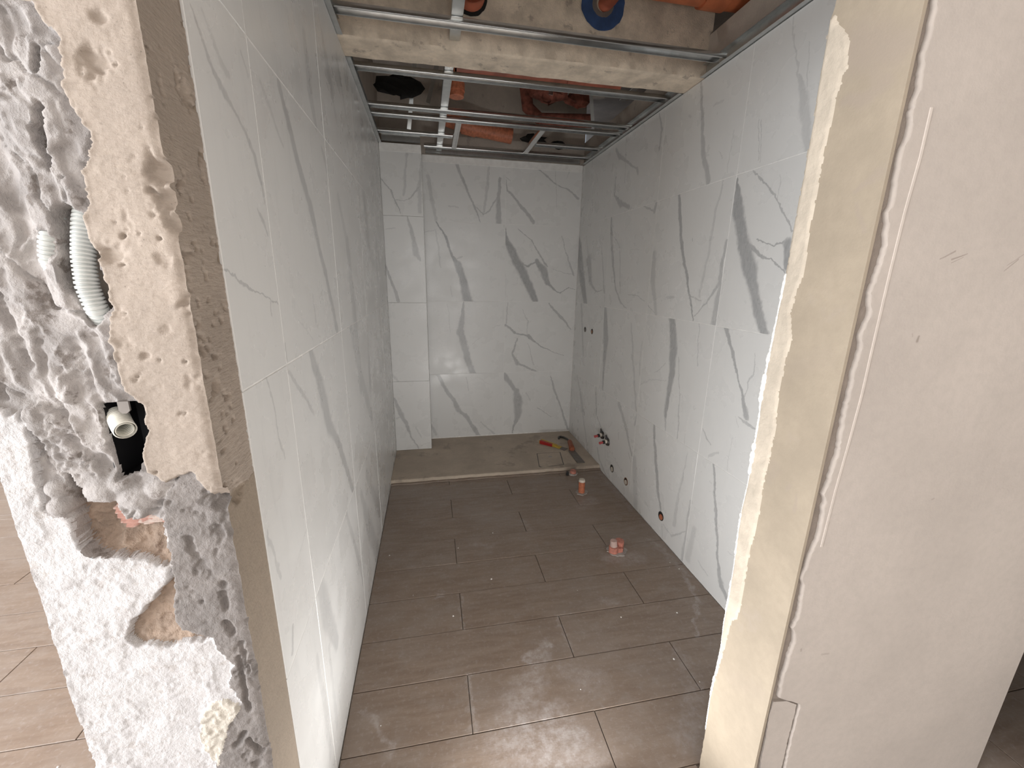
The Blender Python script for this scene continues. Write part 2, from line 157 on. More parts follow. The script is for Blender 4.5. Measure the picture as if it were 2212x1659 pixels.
M['board'] = plaster('cream_plasterboard', (.32, .268, .205), .08, fine=.14, patch=7, dark=((.33, .28, .235), 3.2, .60, .45), strokes=([(.70, 1.78, .625, 1.745, .05, .035, .75), (.70, 1.70, .66, 1.69, .012, .016, .7), (.66, 1.69, .636, 1.705, .018, .02, .7), (.636, 1.705, .66, 1.73, .02, .012, .6), (.645, 1.54, .61, 1.565, .006, .012, .55), (.64, 1.52, .615, 1.475, .005, .006, .45), (.665, .96, .655, .975, .004, .006, .5), (.637, .965, .634, .925, .003, .006, .6), (.70, .99, .71, .955, .02, .01, .35), (.64, 1.25, .70, 1.22, .03, .02, .2), (.63, .45, .70, .40, .03, .03, .2)], (.295, .245, .20), None, (1, 2)))
M['strip'] = plaster('exposed_joint_mortar', (.25, .21, .18), .12, fine=.6, patch=20)
M['smear'] = plaster('white_joint_filler', (.49, .43, .355), .10, fine=.4, patch=16)
M['drip'] = plaster('bright_white_plaster', (.86, .84, .80), .05, fine=.6, patch=30)
M['concrete'] = plaster('grey_concrete', (.44, .385, .335), .12, fine=.4, patch=5, dark=((.2, .17, .15), 9, .62, .4))
M['beam'] = plaster('plastered_beam', (.70, .60, .485), .22, fine=.8, patch=11, dark=((.30, .245, .20), 18, .60, .6))
M['slab'] = plaster('dim_concrete_slab', (.58, .52, .47), .15, fine=.4, patch=6)
M['shell'] = plaster('painted_room_wall', (.70, .67, .63), .04, fine=.1, patch=3)
M['screed'] = plaster('dusty_cement_screed', (.50, .425, .345), .12, fine=.35, patch=5, dark=((.22, .18, .15), 4, .56, .4))
M['band'] = plain('pale_tile_adhesive', (.80, .79, .77), .6, var=.06)
M['grout'] = plain('pale_tile_grout', (.84, .83, .81), .7)
M['black'] = plain('black_plastic', (.02, .02, .022), .45)
M['darkhole'] = plain('black_box_interior', (.012, .012, .014), .6)
M['conduit'] = plain('light_grey_conduit', (.56, .58, .565), .42)
M['conduit_w'] = plain('white_conduit', (.80, .79, .72), .42)
M['pvc'] = plain('orange_drain_pipe', (.44, .13, .055), .45, var=.2, scale=14)
M['pvc_red'] = plain('dusty_red_pipe', (.36, .10, .055), .5, var=.25, scale=16)
M['pink'] = plain('dusty_pink_pipe', (.50, .20, .15), .5, var=.25, scale=60)
M['orange'] = plain('salmon_orange_pipe', (.50, .17, .09), .5, var=.25, scale=60)
M['capw'] = plain('pale_plastic_cap', (.66, .60, .52), .4)
M['blue'] = plain('blue_marking_paint', (.035, .075, .19), .8, var=.25, scale=20)
M['brass'] = plain('dull_copper', (.33, .17, .10), .4, .6)
M['metal_dark'] = plain('dark_steel', (.10, .095, .09), .4, .7)
M['metal_grey'] = plain('grey_dusty_steel', (.19, .17, .155), .5, .3)
M['red'] = plain('red_plastic', (.36, .02, .018), .4)
M['redtip'] = plain('pinkish_red_plug', (.55, .10, .10), .45)
M['yellow'] = plain('yellow_plastic', (.52, .35, .05), .45)
M['rust'] = plain('orange_brown_grip', (.30, .085, .035), .55, var=.2, scale=60)
M['dust'] = plaster('pale_mortar_dust', (.40, .365, .34), .12, fine=.5, patch=30)
M['crumb'] = plain('white_plaster_crumbs', (.66, .63, .6), .8)
M['cavity_dark'] = plain('black_cavity_dark', (.012, .011, .01), .9)
M['terr'] = plain('broken_red_clay', (.23, .075, .05), .8, var=.45, scale=25, bump=.6, bs=50)

def steel(name, base, rough):
    k = NT(name); p = k.pos()
    s = k.ramp(k.noise(p, 25, 3, .6), .35, .65)
    return k.fin(k.mix(s, tuple(x * .93 for x in base), tuple(min(1, x * 1.04) for x in base)), rough, 1.0)
M['steel'] = steel('galvanised_steel', (.70, .71, .71), .20)
M['steel_dull'] = steel('dull_galvanised_steel', (.62, .64, .64), .34)

k = NT('clear_tape_plastic'); k.fin((.82, .62, .56), .25); k.b.inputs['Transmission Weight'].default_value = .45; k.b.inputs['Alpha'].default_value = 1
M['clear'] = k.m

def floor_mat():
    k = NT('taupe_floor_tile'); p = k.pos()
    oi = k.new('ShaderNodeObjectInfo').outputs['Random']
    off = k.vec('SCALE', (7.3, 3.1, 1.7), scale=oi)
    q = k.vec('ADD', k.scaled(p, (1.3, 9, 1)), off)
    g = k.ramp(k.noise(q, 5, 6, .6, .4), .3, .72)
    c = k.mix(g, (.228, .170, .132), (.305, .238, .190))
    c = k.mix(k.math('MULTIPLY', oi, .35), c, (.245, .178, .132))
    blot = k.ramp(k.noise(p, 2.6, 5, .6), .42, .68); c = k.mix(k.math('MULTIPLY', blot, .55), c, (.31, .26, .225))
    sm = k.ramp(k.noise(k.scaled(p, (1, 1.6, 1)), 9, 6, .7), .46, .74); c = k.mix(k.math('MULTIPLY', sm, .35), c, (.36, .32, .29))
    wp = k.vec('ADD', p, k.vec('SCALE', k.vec('SUBTRACT', k.noise(p, 16, 4, .6, out='Color'), (.5, .5, .5)), scale=.10))
    wp = k.vec('MULTIPLY', wp, (1, 1, 0))
    mask = None
    for s in DUST:
        f = k.seg(wp, s, .1, 1.2); mask = f if mask is None else k.math('MAXIMUM', mask, f)
    grain = k.ramp(k.noise(k.scaled(p, (1, 1, 1)), 34, 6, .75), .36, .66)
    fine = k.math('MULTIPLY', k.ramp(k.noise(p, 70, 4, .7), .50, .74), .26)
    dust = k.math('ADD', k.math('MULTIPLY', mask, k.math('MULTIPLY_ADD', grain, .8, .2)), fine, clamp=True)
    c = k.mix(dust, c, (.50, .46, .45))
    k.bump(k.noise(k.scaled(p, (20, 90, 1)), 3, 4), .12, .002)
    rr = k.math('MULTIPLY_ADD', dust, .3, .38)
    return k.fin(c, rr, 0, .5)
DUST = [(.386, 1.19, .268, 1.07, .03, .09, .5), (.268, 1.07, .21, .93, .08, .12, .55), (.21, .93, .38, .80, .10, .14, .6), (.36, 1.0, .38, .80, .05, .1, .6),
        (.24, .98, .42, .90, .04, .05, .7), (.33, 1.02, .30, .86, .03, .06, .7), (.44, 1.12, .52, 1.08, .05, .08, .4), (.40, 1.24, .30, 1.2, .03, .03, .8), (.30, 1.2, .34, 1.15, .02, .02, .8), (.895, 1.14, .874, .99, .03, .05, .35), (.874, .99, .74, .83, .05, .05, .3),
        (1.16, 1.52, 1.15, 1.36, .010, .014, .5), (1.15, 1.36, 1.007, 1.187, .014, .008, .6), (-.255, 1.116, -.155, .972, .012, .02, .5),
        (.85, 1.69, 1.0, 1.66, .05, .05, .45), (.715, 1.44, .75, 1.40, .03, .04, .4), (.90, 2.2, 1.0, 2.25, .07, .05, .35), (1.15, 1.8, 1.19, 1.5, .02, .03, .4), (1.20, 2.6, 1.19, 2.1, .05, .02, .3),
        (.086, 1.38, .086, 1.56, .008, .008, .4), (.086, 1.17, .086, .98, .01, .014, .5), (.49, 1.2, .49, 1.37, .012, .008, .4), (.0, 1.59, -.02, 1.58, .02, .01, .5), (.5, 2.08, .52, 2.0, .03, .03, .3), (.2, 1.918, .28, 1.9, .03, .03, .3)]
M['floor'] = floor_mat()

marble_cache = {}
def marble(key, segs):
    if key in marble_cache: return marble_cache[key]
    k = NT('marble_print_' + str(len(marble_cache)))
    uv = k.new('ShaderNodeUVMap').outputs[0]
    r = random.Random(str(key)); off = (r.uniform(0, 50), r.uniform(0, 50), r.uniform(0, 50))
    q = k.vec('ADD', uv, off)
    w1 = k.vec('SCALE', k.vec('SUBTRACT', k.noise(q, 11, 3, .6, out='Color'), (.5, .5, .5)), scale=.035)
    w2 = k.vec('SCALE', k.vec('SUBTRACT', k.noise(k.scaled(q, (1, .6, 1)), 60, 3, .7, out='Color'), (.5, .5, .5)), scale=.016)
    P = k.vec('MULTIPLY', k.vec('ADD', uv, k.vec('ADD', w1, w2)), (1, 1, 0))
    cloud = k.ramp(k.noise(k.scaled(q, (2.2, .8, 1)), 4, 5, .6), .45, .85)
    c = k.mix(k.math('MULTIPLY', cloud, .13), (.735, .735, .725), (.60, .605, .61))
    st = k.ramp(k.noise(k.scaled(q, (9, 1.1, 1)), 5, 5, .65, .3), .50, .95)
    c = k.mix(k.math('MULTIPLY', st, .34 if key[0] == 'left' else .10), c, (.45, .455, .46))
    mask = None
    for s in segs:
        ss = tuple(v / 1000. for v in s[:6]) + (s[6] / 100.,)
        f = k.seg(P, ss, .55, 1.25); mask = f if mask is None else k.math('MAXIMUM', mask, f)
    if mask is not None:
        inner = k.ramp(k.noise(k.scaled(q, (5, 1.5, 1)), 22, 4, .7), .3, .75, .78, 1.)
        c = k.mix(k.math('MULTIPLY', k.math('MULTIPLY', mask, inner), .92), c, (.315, .32, .328))
    du = k.ramp(k.noise(q, 3, 5, .6), .4, .8); c = k.mix(k.math('MULTIPLY', du, .06), c, (.62, .58, .52))
    marble_cache[key] = k.fin(c, k.ramp(k.noise(q, 7, 4), .3, .7, .22, .40), 0, .5)
    return k.m

# ---------------------------------------------------------------- mesh helpers
def link(name, verts, faces, mat, parent=None, smooth=False, uvs=None):
    me = bpy.data.meshes.new(name); me.from_pydata(verts, [], faces)
    if mat is not None: me.materials.append(mat)
    if uvs is not None:
        L = me.uv_layers.new(name='uv'); vi = np.empty(len(me.loops), np.int32); me.loops.foreach_get('vertex_index', vi)
        L.data.foreach_set('uv', np.asarray(uvs, np.float32)[vi].ravel())
    if smooth: me.polygons.foreach_set('use_smooth', [True] * len(me.polygons))
    me.update()
    o = bpy.data.objects.new(name, me); COL.objects.link(o)
    if parent is not None: o.parent = parent
    return o
class MB:
    def __init__(s): s.v = []; s.f = []
    def add(s, vs, fs):
        b = len(s.v); s.v += [tuple(v) for v in vs]; s.f += [tuple(i + b for i in f) for f in fs]; return s
    def box(s, x0, x1, y0, y1, z0, z1, ch=0.):
        c = min(ch, .45 * min(x1 - x0, y1 - y0, z1 - z0))
        if c <= 0:
            return s.add([(x, y, z) for x in (x0, x1) for y in (y0, y1) for z in (z0, z1)],
                         [(0, 1, 3, 2), (4, 6, 7, 5), (0, 4, 5, 1), (2, 3, 7, 6), (0, 2, 6, 4), (1, 5, 7, 3)])
        V = []; idx = {}
        for ix, x in enumerate((x0, x1)):
            for iy, y in enumerate((y0, y1)):
                for iz, z in enumerate((z0, z1)):
                    sx, sy, sz = (1, -1)[ix], (1, -1)[iy], (1, -1)[iz]
                    idx[ix, iy, iz] = len(V)
                    V += [(x, y + c * sy, z + c * sz), (x + c * sx, y, z + c * sz), (x + c * sx, y + c * sy, z)]
        F = []
        for a in range(3):
            b, d = [i for i in range(3) if i != a]
            for e in (0, 1):
                q = []
                for pb, pd in ((0, 0), (1, 0), (1, 1), (0, 1)):
                    t = [0, 0, 0]; t[a] = e; t[b] = pb; t[d] = pd; q.append(idx[tuple(t)] + a)
                F.append(tuple(q))
            for pb in (0, 1):
                for pd in (0, 1):
                    t0 = [0, 0, 0]; t0[b] = pb; t0[d] = pd; t1 = list(t0); t1[a] = 1
                    i0, i1 = idx[tuple(t0)], idx[tuple(t1)]
                    F.append((i0 + b, i1 + b, i1 + d, i0 + d))
        for t in idx.values(): F.append((t, t + 1, t + 2))
        return s.add(V, F)
    def tube(s, pts, rad, n=16, cap=True):
        pts = [Vector(p) for p in pts]; N = len(pts); rad = rad if hasattr(rad, '__len__') else [rad] * N
        up = Vector((0, 0, 1)); V = []
        d0 = (pts[1] - pts[0]).normalized(); a = d0.cross(up)
        if a.length < .1: a = d0.cross(Vector((1, 0, 0)))
        a.normalize()
        for i, p in enumerate(pts):
            d = (pts[min(i + 1, N - 1)] - pts[max(i - 1, 0)])
            d = d.normalized() if d.length > 1e-9 else d0
            a = (a - d * a.dot(d)).normalized(); b = d.cross(a)
            V += [p + (a * math.cos(t) + b * math.sin(t)) * rad[i] for t in [2 * math.pi * j / n for j in range(n)]]
        F = [(i * n + j, i * n + (j + 1) % n, (i + 1) * n + (j + 1) % n, (i + 1) * n + j) for i in range(N - 1) for j in range(n)]
        if cap: F += [tuple(range(n))[::-1], tuple(range((N - 1) * n, N * n))]
        return s.add(V, F)
    def prism(s, poly, lo, hi, put):
        """extrude a 2-D polygon; put(u, v, h) gives the point"""
        n = len(poly)
        return s.add([put(u, v, lo) for u, v in poly] + [put(u, v, hi) for u, v in poly],
                     [tuple(range(n))[::-1], tuple(range(n, 2 * n))] + [(i, (i + 1) % n, n + (i + 1) % n, n + i) for i in range(n)])
    def out(s, name, mat, parent=None, smooth=False):
        o = link(name, s.v, s.f, mat, parent, smooth)
        import bmesh
        bm = bmesh.new(); bm.from_mesh(o.data); bmesh.ops.recalc_face_normals(bm, faces=bm.faces); bm.to_mesh(o.data); bm.free()
        if smooth == 'auto':
            o.data.set_sharp_from_angle(angle=math.radians(35))
        return o
def struct(o): o['kind'] = 'structure'; return o
def thing(o, label, cat, group=None):
    o['label'] = label; o['category'] = cat
    if group: o['group'] = group
    return o
def empty(name, loc=(0, 0, 0)):
    o = bpy.data.objects.new(name, None); COL.objects.link(o); o.location = loc; o.empty_display_size = .05; return o
def under(o, root):
    o.parent = root; o.matrix_parent_inverse = Matrix.Translation(-root.location); return o

# value noise on numpy arrays
_lat = nrng.random((256, 256))
def vnoise(x, y, oct=4, gain=.5):
    t = np.zeros_like(x, dtype=float); a = 1.; tot = 0.
    for i in range(oct):
        xi = np.floor(x).astype(int); yi = np.floor(y).astype(int); fx = x - xi; fy = y - yi
        fx = fx * fx * (3 - 2 * fx); fy = fy * fy * (3 - 2 * fy); o = i * 37
        g = lambda a_, b_: _lat[(a_ + o) % 256, (b_ + o) % 256]
        t += a * ((g(xi, yi) * (1 - fx) + g(xi + 1, yi) * fx) * (1 - fy) + (g(xi, yi + 1) * (1 - fx) + g(xi + 1, yi + 1) * fx) * fy)
        tot += a; a *= gain; x = x * 2.03 + 3.7; y = y * 2.03 + 9.1
    return t / tot
def inside(px, py, poly):
    r = np.zeros(px.shape, bool); n = len(poly)
    for i in range(n):
        x0, y0 = poly[i]; x1, y1 = poly[(i + 1) % n]
        if y0 == y1: continue
        c = ((y0 > py) != (y1 > py)) & (px < (x1 - x0) * (py - y0) / (y1 - y0) + x0)
        r ^= c
    return r
def segdist(px, py, a, b):
    ax, ay = a; dx, dy = b[0] - ax, b[1] - ay; q = dx * dx + dy * dy + 1e-12
    h = np.clip(((px - ax) * dx + (py - ay) * dy) / q, 0, 1)
    return np.hypot(px - ax - h * dx, py - ay - h * dy)

# ================================================================ floor
floor = struct(MB().box(-4.4, 3.1, -3.3, 4.2, -.30, -.0095).out('floor', M['concrete']))
FROWS = [-.63, -.43, -.23, -.03, .17, .37, .57, .772, .973, 1.175, 1.375, 1.58, 1.78, 1.985, 2.19, 2.40, 2.60]
def plank(x0, x1, y0, y1):
    g = .0013
    MB().box(x0 + g, x1 - g, y0 + g, y1 - g, -.009, rng.uniform(-.0006, .0004), .0012).out('floor_tile', M['floor'], floor)
def row(y0, y1, phase, spans):
    for a, b in spans:
        x = phase - 4.0
        while x < b:
            p, q = max(x, a), min(x + .8, b)
            if q - p > .02: plank(p, q, y0, y1)
            x += .8
for i in range(len(FROWS)):
    y0 = FROWS[i]; y1 = FROWS[i + 1] if i + 1 < len(FROWS) else 2.648
    ph = (.086, .49)[i % 2]
    if y1 <= .58: row(y0, y1, ph, [(-1.6, 2.3)])
    elif y0 < .771: row(y0, y1, ph, [(-4.1, -.57), (XL + .002, XJ - .002), (1.525, 2.9)])
    else: row(y0, y1, ph, [(-4.1, -.57), (XL + .002, XR - .002), (1.525, 2.9)])
for i in range(4): row(2.648 + .2 * i, 2.848 + .2 * i, .3 + .4 * (i % 2), [(-4.1, -.57), (1.525, 2.9)])

# shower zone screed
ys = [2.668 + .006 * (vnoise(np.array([i * .9]), np.array([3.3]))[0] - .5) * 2 for i in range(60)]
edge = [(XL + .001 + (XR - XL - .002) * i / 59, ys[i]) for i in range(60)]
MB().prism(edge + [(XR - .001, YB - .001), (XL + .001, YB - .001)], -.009, .0277, lambda u, v, h: (u, v, h)).out('screed', M['screed'], floor)
lip = [(u, v - .020 - .005 * rng.random()) for u, v in edge]
MB().prism(lip + [(u, v - .0008) for u, v in edge[::-1]], .0006, .007, lambda u, v, h: (u, v, h)).out('edging_strip', M['floor'], floor)
rim = [(u, v + .004) for u, v in edge]
MB().prism(rim + [(u, v + .036 + .004 * rng.random()) for u, v in edge[::-1]], .0275, .0292, lambda u, v, h: (u, v, h)).out('kerb_strip', M['screed'], floor)

# ================================================================ tiled walls
wall_left = struct(MB().box(-.57, XL - .0125, YP + .105, YB + .25, -.009, ZS).out('wall_left', M['concrete']))
wall_right = struct(MB().box(XR + .0085, 1.52, .78, YB + .25, -.009, 2.42).out('wall_right', M['concrete']))
wall_back = struct(MB().box(XL - .0125, XR + .0085, YB + .0085, YB + .25, -.009, ZS).out('wall_back', M['concrete']))
wall_corner = struct(MB().box(XL - .004, XC - .0085, YC + .0085, YB + .0085, -.009, ZT - .001).out('wall_corner', M['grout']))
# pale levelling bed that shows in the joints
MB().box(XL - .0125, XL - .0006, YP + .110, YB, -.008, ZT - .001).out('grout_bed', M['grout'], wall_left)
MB().box(XR + .0006, XR + .0085, .79, YB, -.008, ZT - .001).out('grout_bed', M['grout'], wall_right)
MB().box(XC, XR, YB + .0006, YB + .0085, .02, ZT - .001).out('grout_bed', M['grout'], wall_back)

def tile(parent, put, u0, u1, z0, z1, ou, oz, mat, th=.008, gap=.0007):
    a, b, c, d = u0 + gap, u1 - gap, z0 + gap, z1 - gap; e = .0005
    out = rng.uniform(-.0004, .0005)
    V, UV = [], []
    for h, i in ((-th, 0), (out - e, 0), (out, e)):
        for u, z in ((a + i, c + i), (b - i, c + i), (b - i, d - i), (a + i, d - i)):
            V.append(put(u, z, h)); UV.append((u - ou, z - oz))
    F = [(3, 2, 1, 0), (8, 9, 10, 11)] + [(k * 4 + i, k * 4 + (i + 1) % 4, k * 4 + 4 + (i + 1) % 4, k * 4 + 4 + i) for k in (0, 1) for i in range(4)]
    return link('tile', V, F, mat, parent, uvs=UV)
ROWS = [0., .6, 1.2, 1.8, ZT]
def tiles(parent, wall, put, cols, z_floor, rows=ROWS, gap=.0007):
    for i in range(len(cols) - 1):
        for j in range(len(rows) - 1):
            s = VEINS.get(wall, {}).get((i, j), [])
            tile(parent, put, cols[i], cols[i + 1], max(rows[j], z_floor), rows[j + 1], cols[i], rows[j], marble((wall, i, j), s), gap=gap)
tiles(wall_left, 'left', lambda u, z, h: (XL + h, u, z), [.72, .94, 1.515, 2.115, 2.715, YC - .001], .002, gap=.0016)
tiles(wall_right, 'right', lambda u, z, h: (XR - h, u, z), [.99, 1.59, 2.19, 2.79, YB - .001], .002, gap=.0011)
for j in range(4):
    tile(wall_right, lambda u, z, h: (XR - h, u, z), .79, .99, max(ROWS[j], .002), ROWS[j + 1], .39, ROWS[j], marble(('right', 9, j), []))
tiles(wall_back, 'back', lambda u, z, h: (u, YB - h, z), [XC + .001, .6, XR - .001], .036)
tiles(wall_corner, 'col', lambda u, z, h: (u, YC - h, z), [XL + .001, XC], .030)
for j in range(4):
    tile(wall_corner, lambda u, z, h: (XC + h, u, z), YC + .001, YB - .001, max(ROWS[j], .03), ROWS[j + 1], YC, ROWS[j], marble(('colside', 0, j), [(20, 0, 60, 600, 14, 10, 35)]))
# pale trim line along the top of the tiles (tile edge dust strip)
MB().box(XC + .003, XR - .002, YB - .0035, YB + .004, 2.207, ZT + .004, .001).out('edge_band', M['band'], wall_back)
MB().box(XL + .002, XC - .001, YC - .0035, YC + .004, 2.207, ZT + .004, .001).out('edge_band', M['band'], wall_corner)

# ================================================================ left wall end: the hacked plaster
def zcoords():
    z = list(np.arange(0, .50, .02)) + list(np.arange(.50, 1.72, .002)) + list(np.arange(1.72, ZS + .001, .02))
    return np.array(z)
zs = zcoords(); xs = np.linspace(-.5735, XL - .0015, 133)
X, Z = np.meshgrid(xs, zs)
wx = X + (vnoise(X * 90, Z * 90, 3) - .5) * .010; wz = Z + (vnoise(X * 90 + 50, Z * 90 + 20, 3) - .5) * .010
ZN = ['mortar_coat', 'plaster_coat', 'mortar_patch', 'white_plaster', 'stippled_plaster', 'crumbled_cavity', 'brick', 'broken_hollow']
ZM = ['grey', 'beige', 'dark', 'white', 'stipple', 'pit', 'brick', 'pit']
zone = np.zeros(X.shape, int)
zone[inside(wx, wz, PG['white']) | ((Z < .56) & (X < -.36))] = 3
zone[inside(wx, wz, PG['beige']) | ((Z > 1.665) & (wx > -.45))] = 1
zone[inside(wx, wz, PG['dark']) | ((Z < .56) & (X >= -.36))] = 2
zone[inside(wx, wz, PG['stipple'])] = 4
zone[inside(wx, wz, PG['pit'])] = 5
zone[inside(wx, wz, PG['tri'])] = 7
zone[inside(wx, wz, PG['brick'])] = 6
hole = inside(X + (wx - X) * .25, Z + (wz - Z) * .25, PG['hole'])
trench = inside(wx, wz, PG['trench'])
n1 = vnoise(X * 22, Z * 16, 5); n2 = vnoise(X * 120, Z * 120, 4, .6); n3 = vnoise(X * 300, Z * 300, 2)
ridge = 1 - np.abs(2 * vnoise(X * 30 + 11, Z * 14 + 5, 4) - 1)
D = np.zeros(X.shape)
comb = vnoise(X * 40 + Z * 25, Z * 300 - X * 190, 2)
warp_x = X + (vnoise(X * 20 + 3, Z * 20 + 8, 3) - .5) * .03; warp_z = Z + (vnoise(X * 20 + 60, Z * 20 + 44, 3) - .5) * .05
step1 = np.clip((vnoise(warp_x * 24 + warp_z * 7, warp_z * 10 - warp_x * 5, 3, .45) - .50) * 26, 0, 1)
step2 = np.clip((vnoise(warp_x * 46 + 33, warp_z * 22 + 17, 3, .45) - .57) * 26, 0, 1)
fis = np.abs(vnoise(warp_x * 15 + 70 + warp_z * 5, warp_z * 7 + 40, 3, .5) - .5)
rid = np.abs(vnoise(warp_x * 22 + 10 - warp_z * 4, warp_z * 9 + 90, 3, .5) - .5)
pitm = np.clip((vnoise(X * 30 + 8, Z * 26 + 3, 3) - .60) * 10, 0, 1)
crag = pitm * (vnoise(X * 190, Z * 190, 3, .7) - .62) * .018
g = -.016 + (n1 - .5) * .010 + step1 * .0065 + step2 * .0035 + (n2 - .5) * .0010 - .009 * np.exp(-(fis / .006) ** 2) + .0035 * np.exp(-(rid / .007) ** 2) + crag
D[zone == 0] = g[zone == 0]
D[zone == 1] = ((n1 - .5) * .003 + (comb - .5) * .0009 + (n2 - .5) * .0012)[zone == 1]
D[zone == 2] = (-.005 + (n1 - .5) * .004 + (n2 - .5) * .0036 - .006 * np.clip((vnoise(X * 60, Z * 45, 3) - .66) * 8, 0, 1))[zone == 2]
D[zone == 3] = (-.008 + .0016 * np.clip((vnoise(X * 34 + 4, Z * 26, 5, .6) - .5) * 16, 0, 1) + (n1 - .5) * .003 + (n2 - .5) * .0022 + (n3 - .5) * .0010)[zone == 3]
D[zone == 4] = (-.004 + (n2 - .5) * .010)[zone == 4]
D[zone == 5] = (-.043 + (n1 - .5) * .016 + (n2 - .5) * .014)[zone == 5]
D[zone == 6] = (-.034 + .0030 * np.sin((Z + X * .08) * 2 * np.pi / .0078) + (n2 - .5) * .003)[zone == 6]
D[zone == 7] = (-.022 + (n1 - .5) * .012 + (n2 - .5) * .010)[zone == 7]
# the broken rim of the beige coat stands a little proud
bd = np.full(X.shape, 9.)
for a, b in zip(PG['beige'][:25], PG['beige'][1:26]): bd = np.minimum(bd, segdist(wx, wz, a, b))
mk = zone == 1; D[mk] += (.0022 * np.exp(-(bd / .004) ** 2) * (.3 + 1.4 * n2))[mk]
mk = zone == 0; D[mk] -= (.007 * np.exp(-(bd / .010) ** 2))[mk]
# slanting floor of the two broken hollows
D[(zone == 7)] += .25 * np.clip(.83 - Z, -.02, .06)[(zone == 7)] * .6
pm = zone == 5; D[pm] += np.clip((1.005 - Z) * .55, 0, .03)[pm]
# smooth round mortar dabs above the brick
for (cx, cz), r in zip(PG['blobs'], (.026, .022, .030, .022, .018, .018)):
    d = np.hypot((X - cx), (Z - cz) * 1.15) / r
    bump = np.where(d < 1, np.sqrt(np.clip(1 - d * d, 0, 1)) * .020 - .020, -1)
    mk = (d < 1) & ((zone == 5) | (zone == 0) | (zone == 3)) & (Z > 1.047); D[mk] = np.maximum(D, bump + (n2 - .5) * .004 - .002)[mk]; zone[mk & (zone != 1)] = 0
# scraped grooves, slits and the open trench of the conduit
for a, b, wd, dp in (((-.497, 1.70), (-.478, 1.34), .012, .007), ((-.46, 1.30), (-.442, 1.22), .006, .006), ((-.53, 1.36), (-.512, 1.27), .005, .009), ((-.50, 1.30), (-.49, 1.20), .004, .006), ((-.53, 1.23), (-.46, 1.18), .010, .006), ((-.54, 1.55), (-.505, 1.42), .012, .006), ((-.49, 1.17), (-.455, 1.12), .006, .008)):
    d = segdist(wx, wz, a, b); mk = zone == 0; D[mk] -= (dp * np.exp(-(d / wd) ** 2))[mk]
D[trench] = (-.052 + (n1 - .5) * .010 + (n2 - .5) * .006)[trench]; zone[trench] = 0
for s in ('slit1', 'slit2', 'slit3'):
    mk = inside(wx, wz, PG[s]); D[mk] = -.030; zone[mk] = 0
for (a, b, wd, dp) in (((-.338, .90), (-.335, .87), .004, .008), ((-.338, .845), (-.335, .82), .004, .009), ((-.332, .77), (-.331, .66), .0035, .009), ((-.325, .80), (-.322, .74), .003, .008), ((-.36, .585), (-.345, .61), .005, .010), ((-.338, .59), (-.325, .56), .005, .010)):
    d = segdist(wx, wz, a, b); mk = (zone == 2) | (zone == 4); D[mk] -= (dp * np.exp(-(d / wd) ** 4))[mk]
# small knocks in the beige coat and along the arris
for (cx, cz), r, dp in zip(PG['chips'], (.014, .012, .012, .006, .008, .008, .016, .004, .007, .012, .010), (.016, .012, .014, .009, .008, .004, .016, .005, .006, .010, .008)):
    d = np.hypot(wx - cx, wz - cz) / r * (1 + (n2 - .5) * 1.2)
    D -= dp * np.exp(-d ** 4)
D -= (zone == 1) * (.010 * np.clip((vnoise(X * 70 + 90, Z * 60, 5, .65) - .76) * 16, 0, 1) + .003 * np.clip((vnoise(X * 30 + 5, Z * 22 + Z * 3, 5, .6) - .70) * 14, 0, 1))
e = (xs[-1] - X) / .006; D -= np.exp(-e ** 2) * .003 * (.4 + 1.6 * vnoise(Z * 70, X * 0 + 3, 3))
D[hole] = -.024
kern = D.copy()
D = kern * .5 + .125 * (np.roll(kern, 1, 0) + np.roll(kern, -1, 0) + np.roll(kern, 1, 1) + np.roll(kern, -1, 1))
D[[0, -1]] = kern[[0, -1]]; D[:, [0, -1]] = kern[:, [0, -1]]
NZ, NX = X.shape
pts = np.stack([X, YP - D, Z], -1).reshape(-1, 3)
ii = (np.arange(NZ - 1)[:, None] * NX + np.arange(NX - 1)[None, :])
quads = np.stack([ii, ii + 1, ii + NX + 1, ii + NX], -1).reshape(-1, 4)
fz = zone[:-1, :-1].reshape(-1); fh = (hole[:-1, :-1] & hole[1:, 1:] & hole[1:, :-1] & hole[:-1, 1:]).reshape(-1)
def submesh(name, mat, parent, P, Q):
    u, inv = np.unique(Q, return_inverse=True)
    return link(name, P[u].tolist(), inv.reshape(Q.shape).tolist(), mat, parent, smooth=True)
for zi, (nm, mt) in enumerate(zip(ZN, ZM)):
    sel = (fz == zi) & ~fh
    if sel.any(): submesh(nm, M[mt], wall_left, pts, quads[sel])
# core of the wall end behind the plaster coats (open behind the electric box)
core = MB()
core.box(-.57, -.452, YP + .052, YP + .1055, 0, ZS).box(-.386, XL - .014, YP + .052, YP + .1055, 0, ZS).box(-.452, -.386, YP + .052, YP + .1055, 0, 1.098).box(-.452, -.386, YP + .052, YP + .1055, 1.222, ZS)
core.out('wall_core', M['concrete'], wall_left)
sk = [(xs[0], YP - D[i, 0], zs[i]) for i in range(NZ)] + [(xs[0], YP + .11, zs[i]) for i in range(NZ)]
link('plaster_side', sk, [(i, i + 1, NZ + i + 1, NZ + i) for i in range(NZ - 1)], M['white'], wall_left)
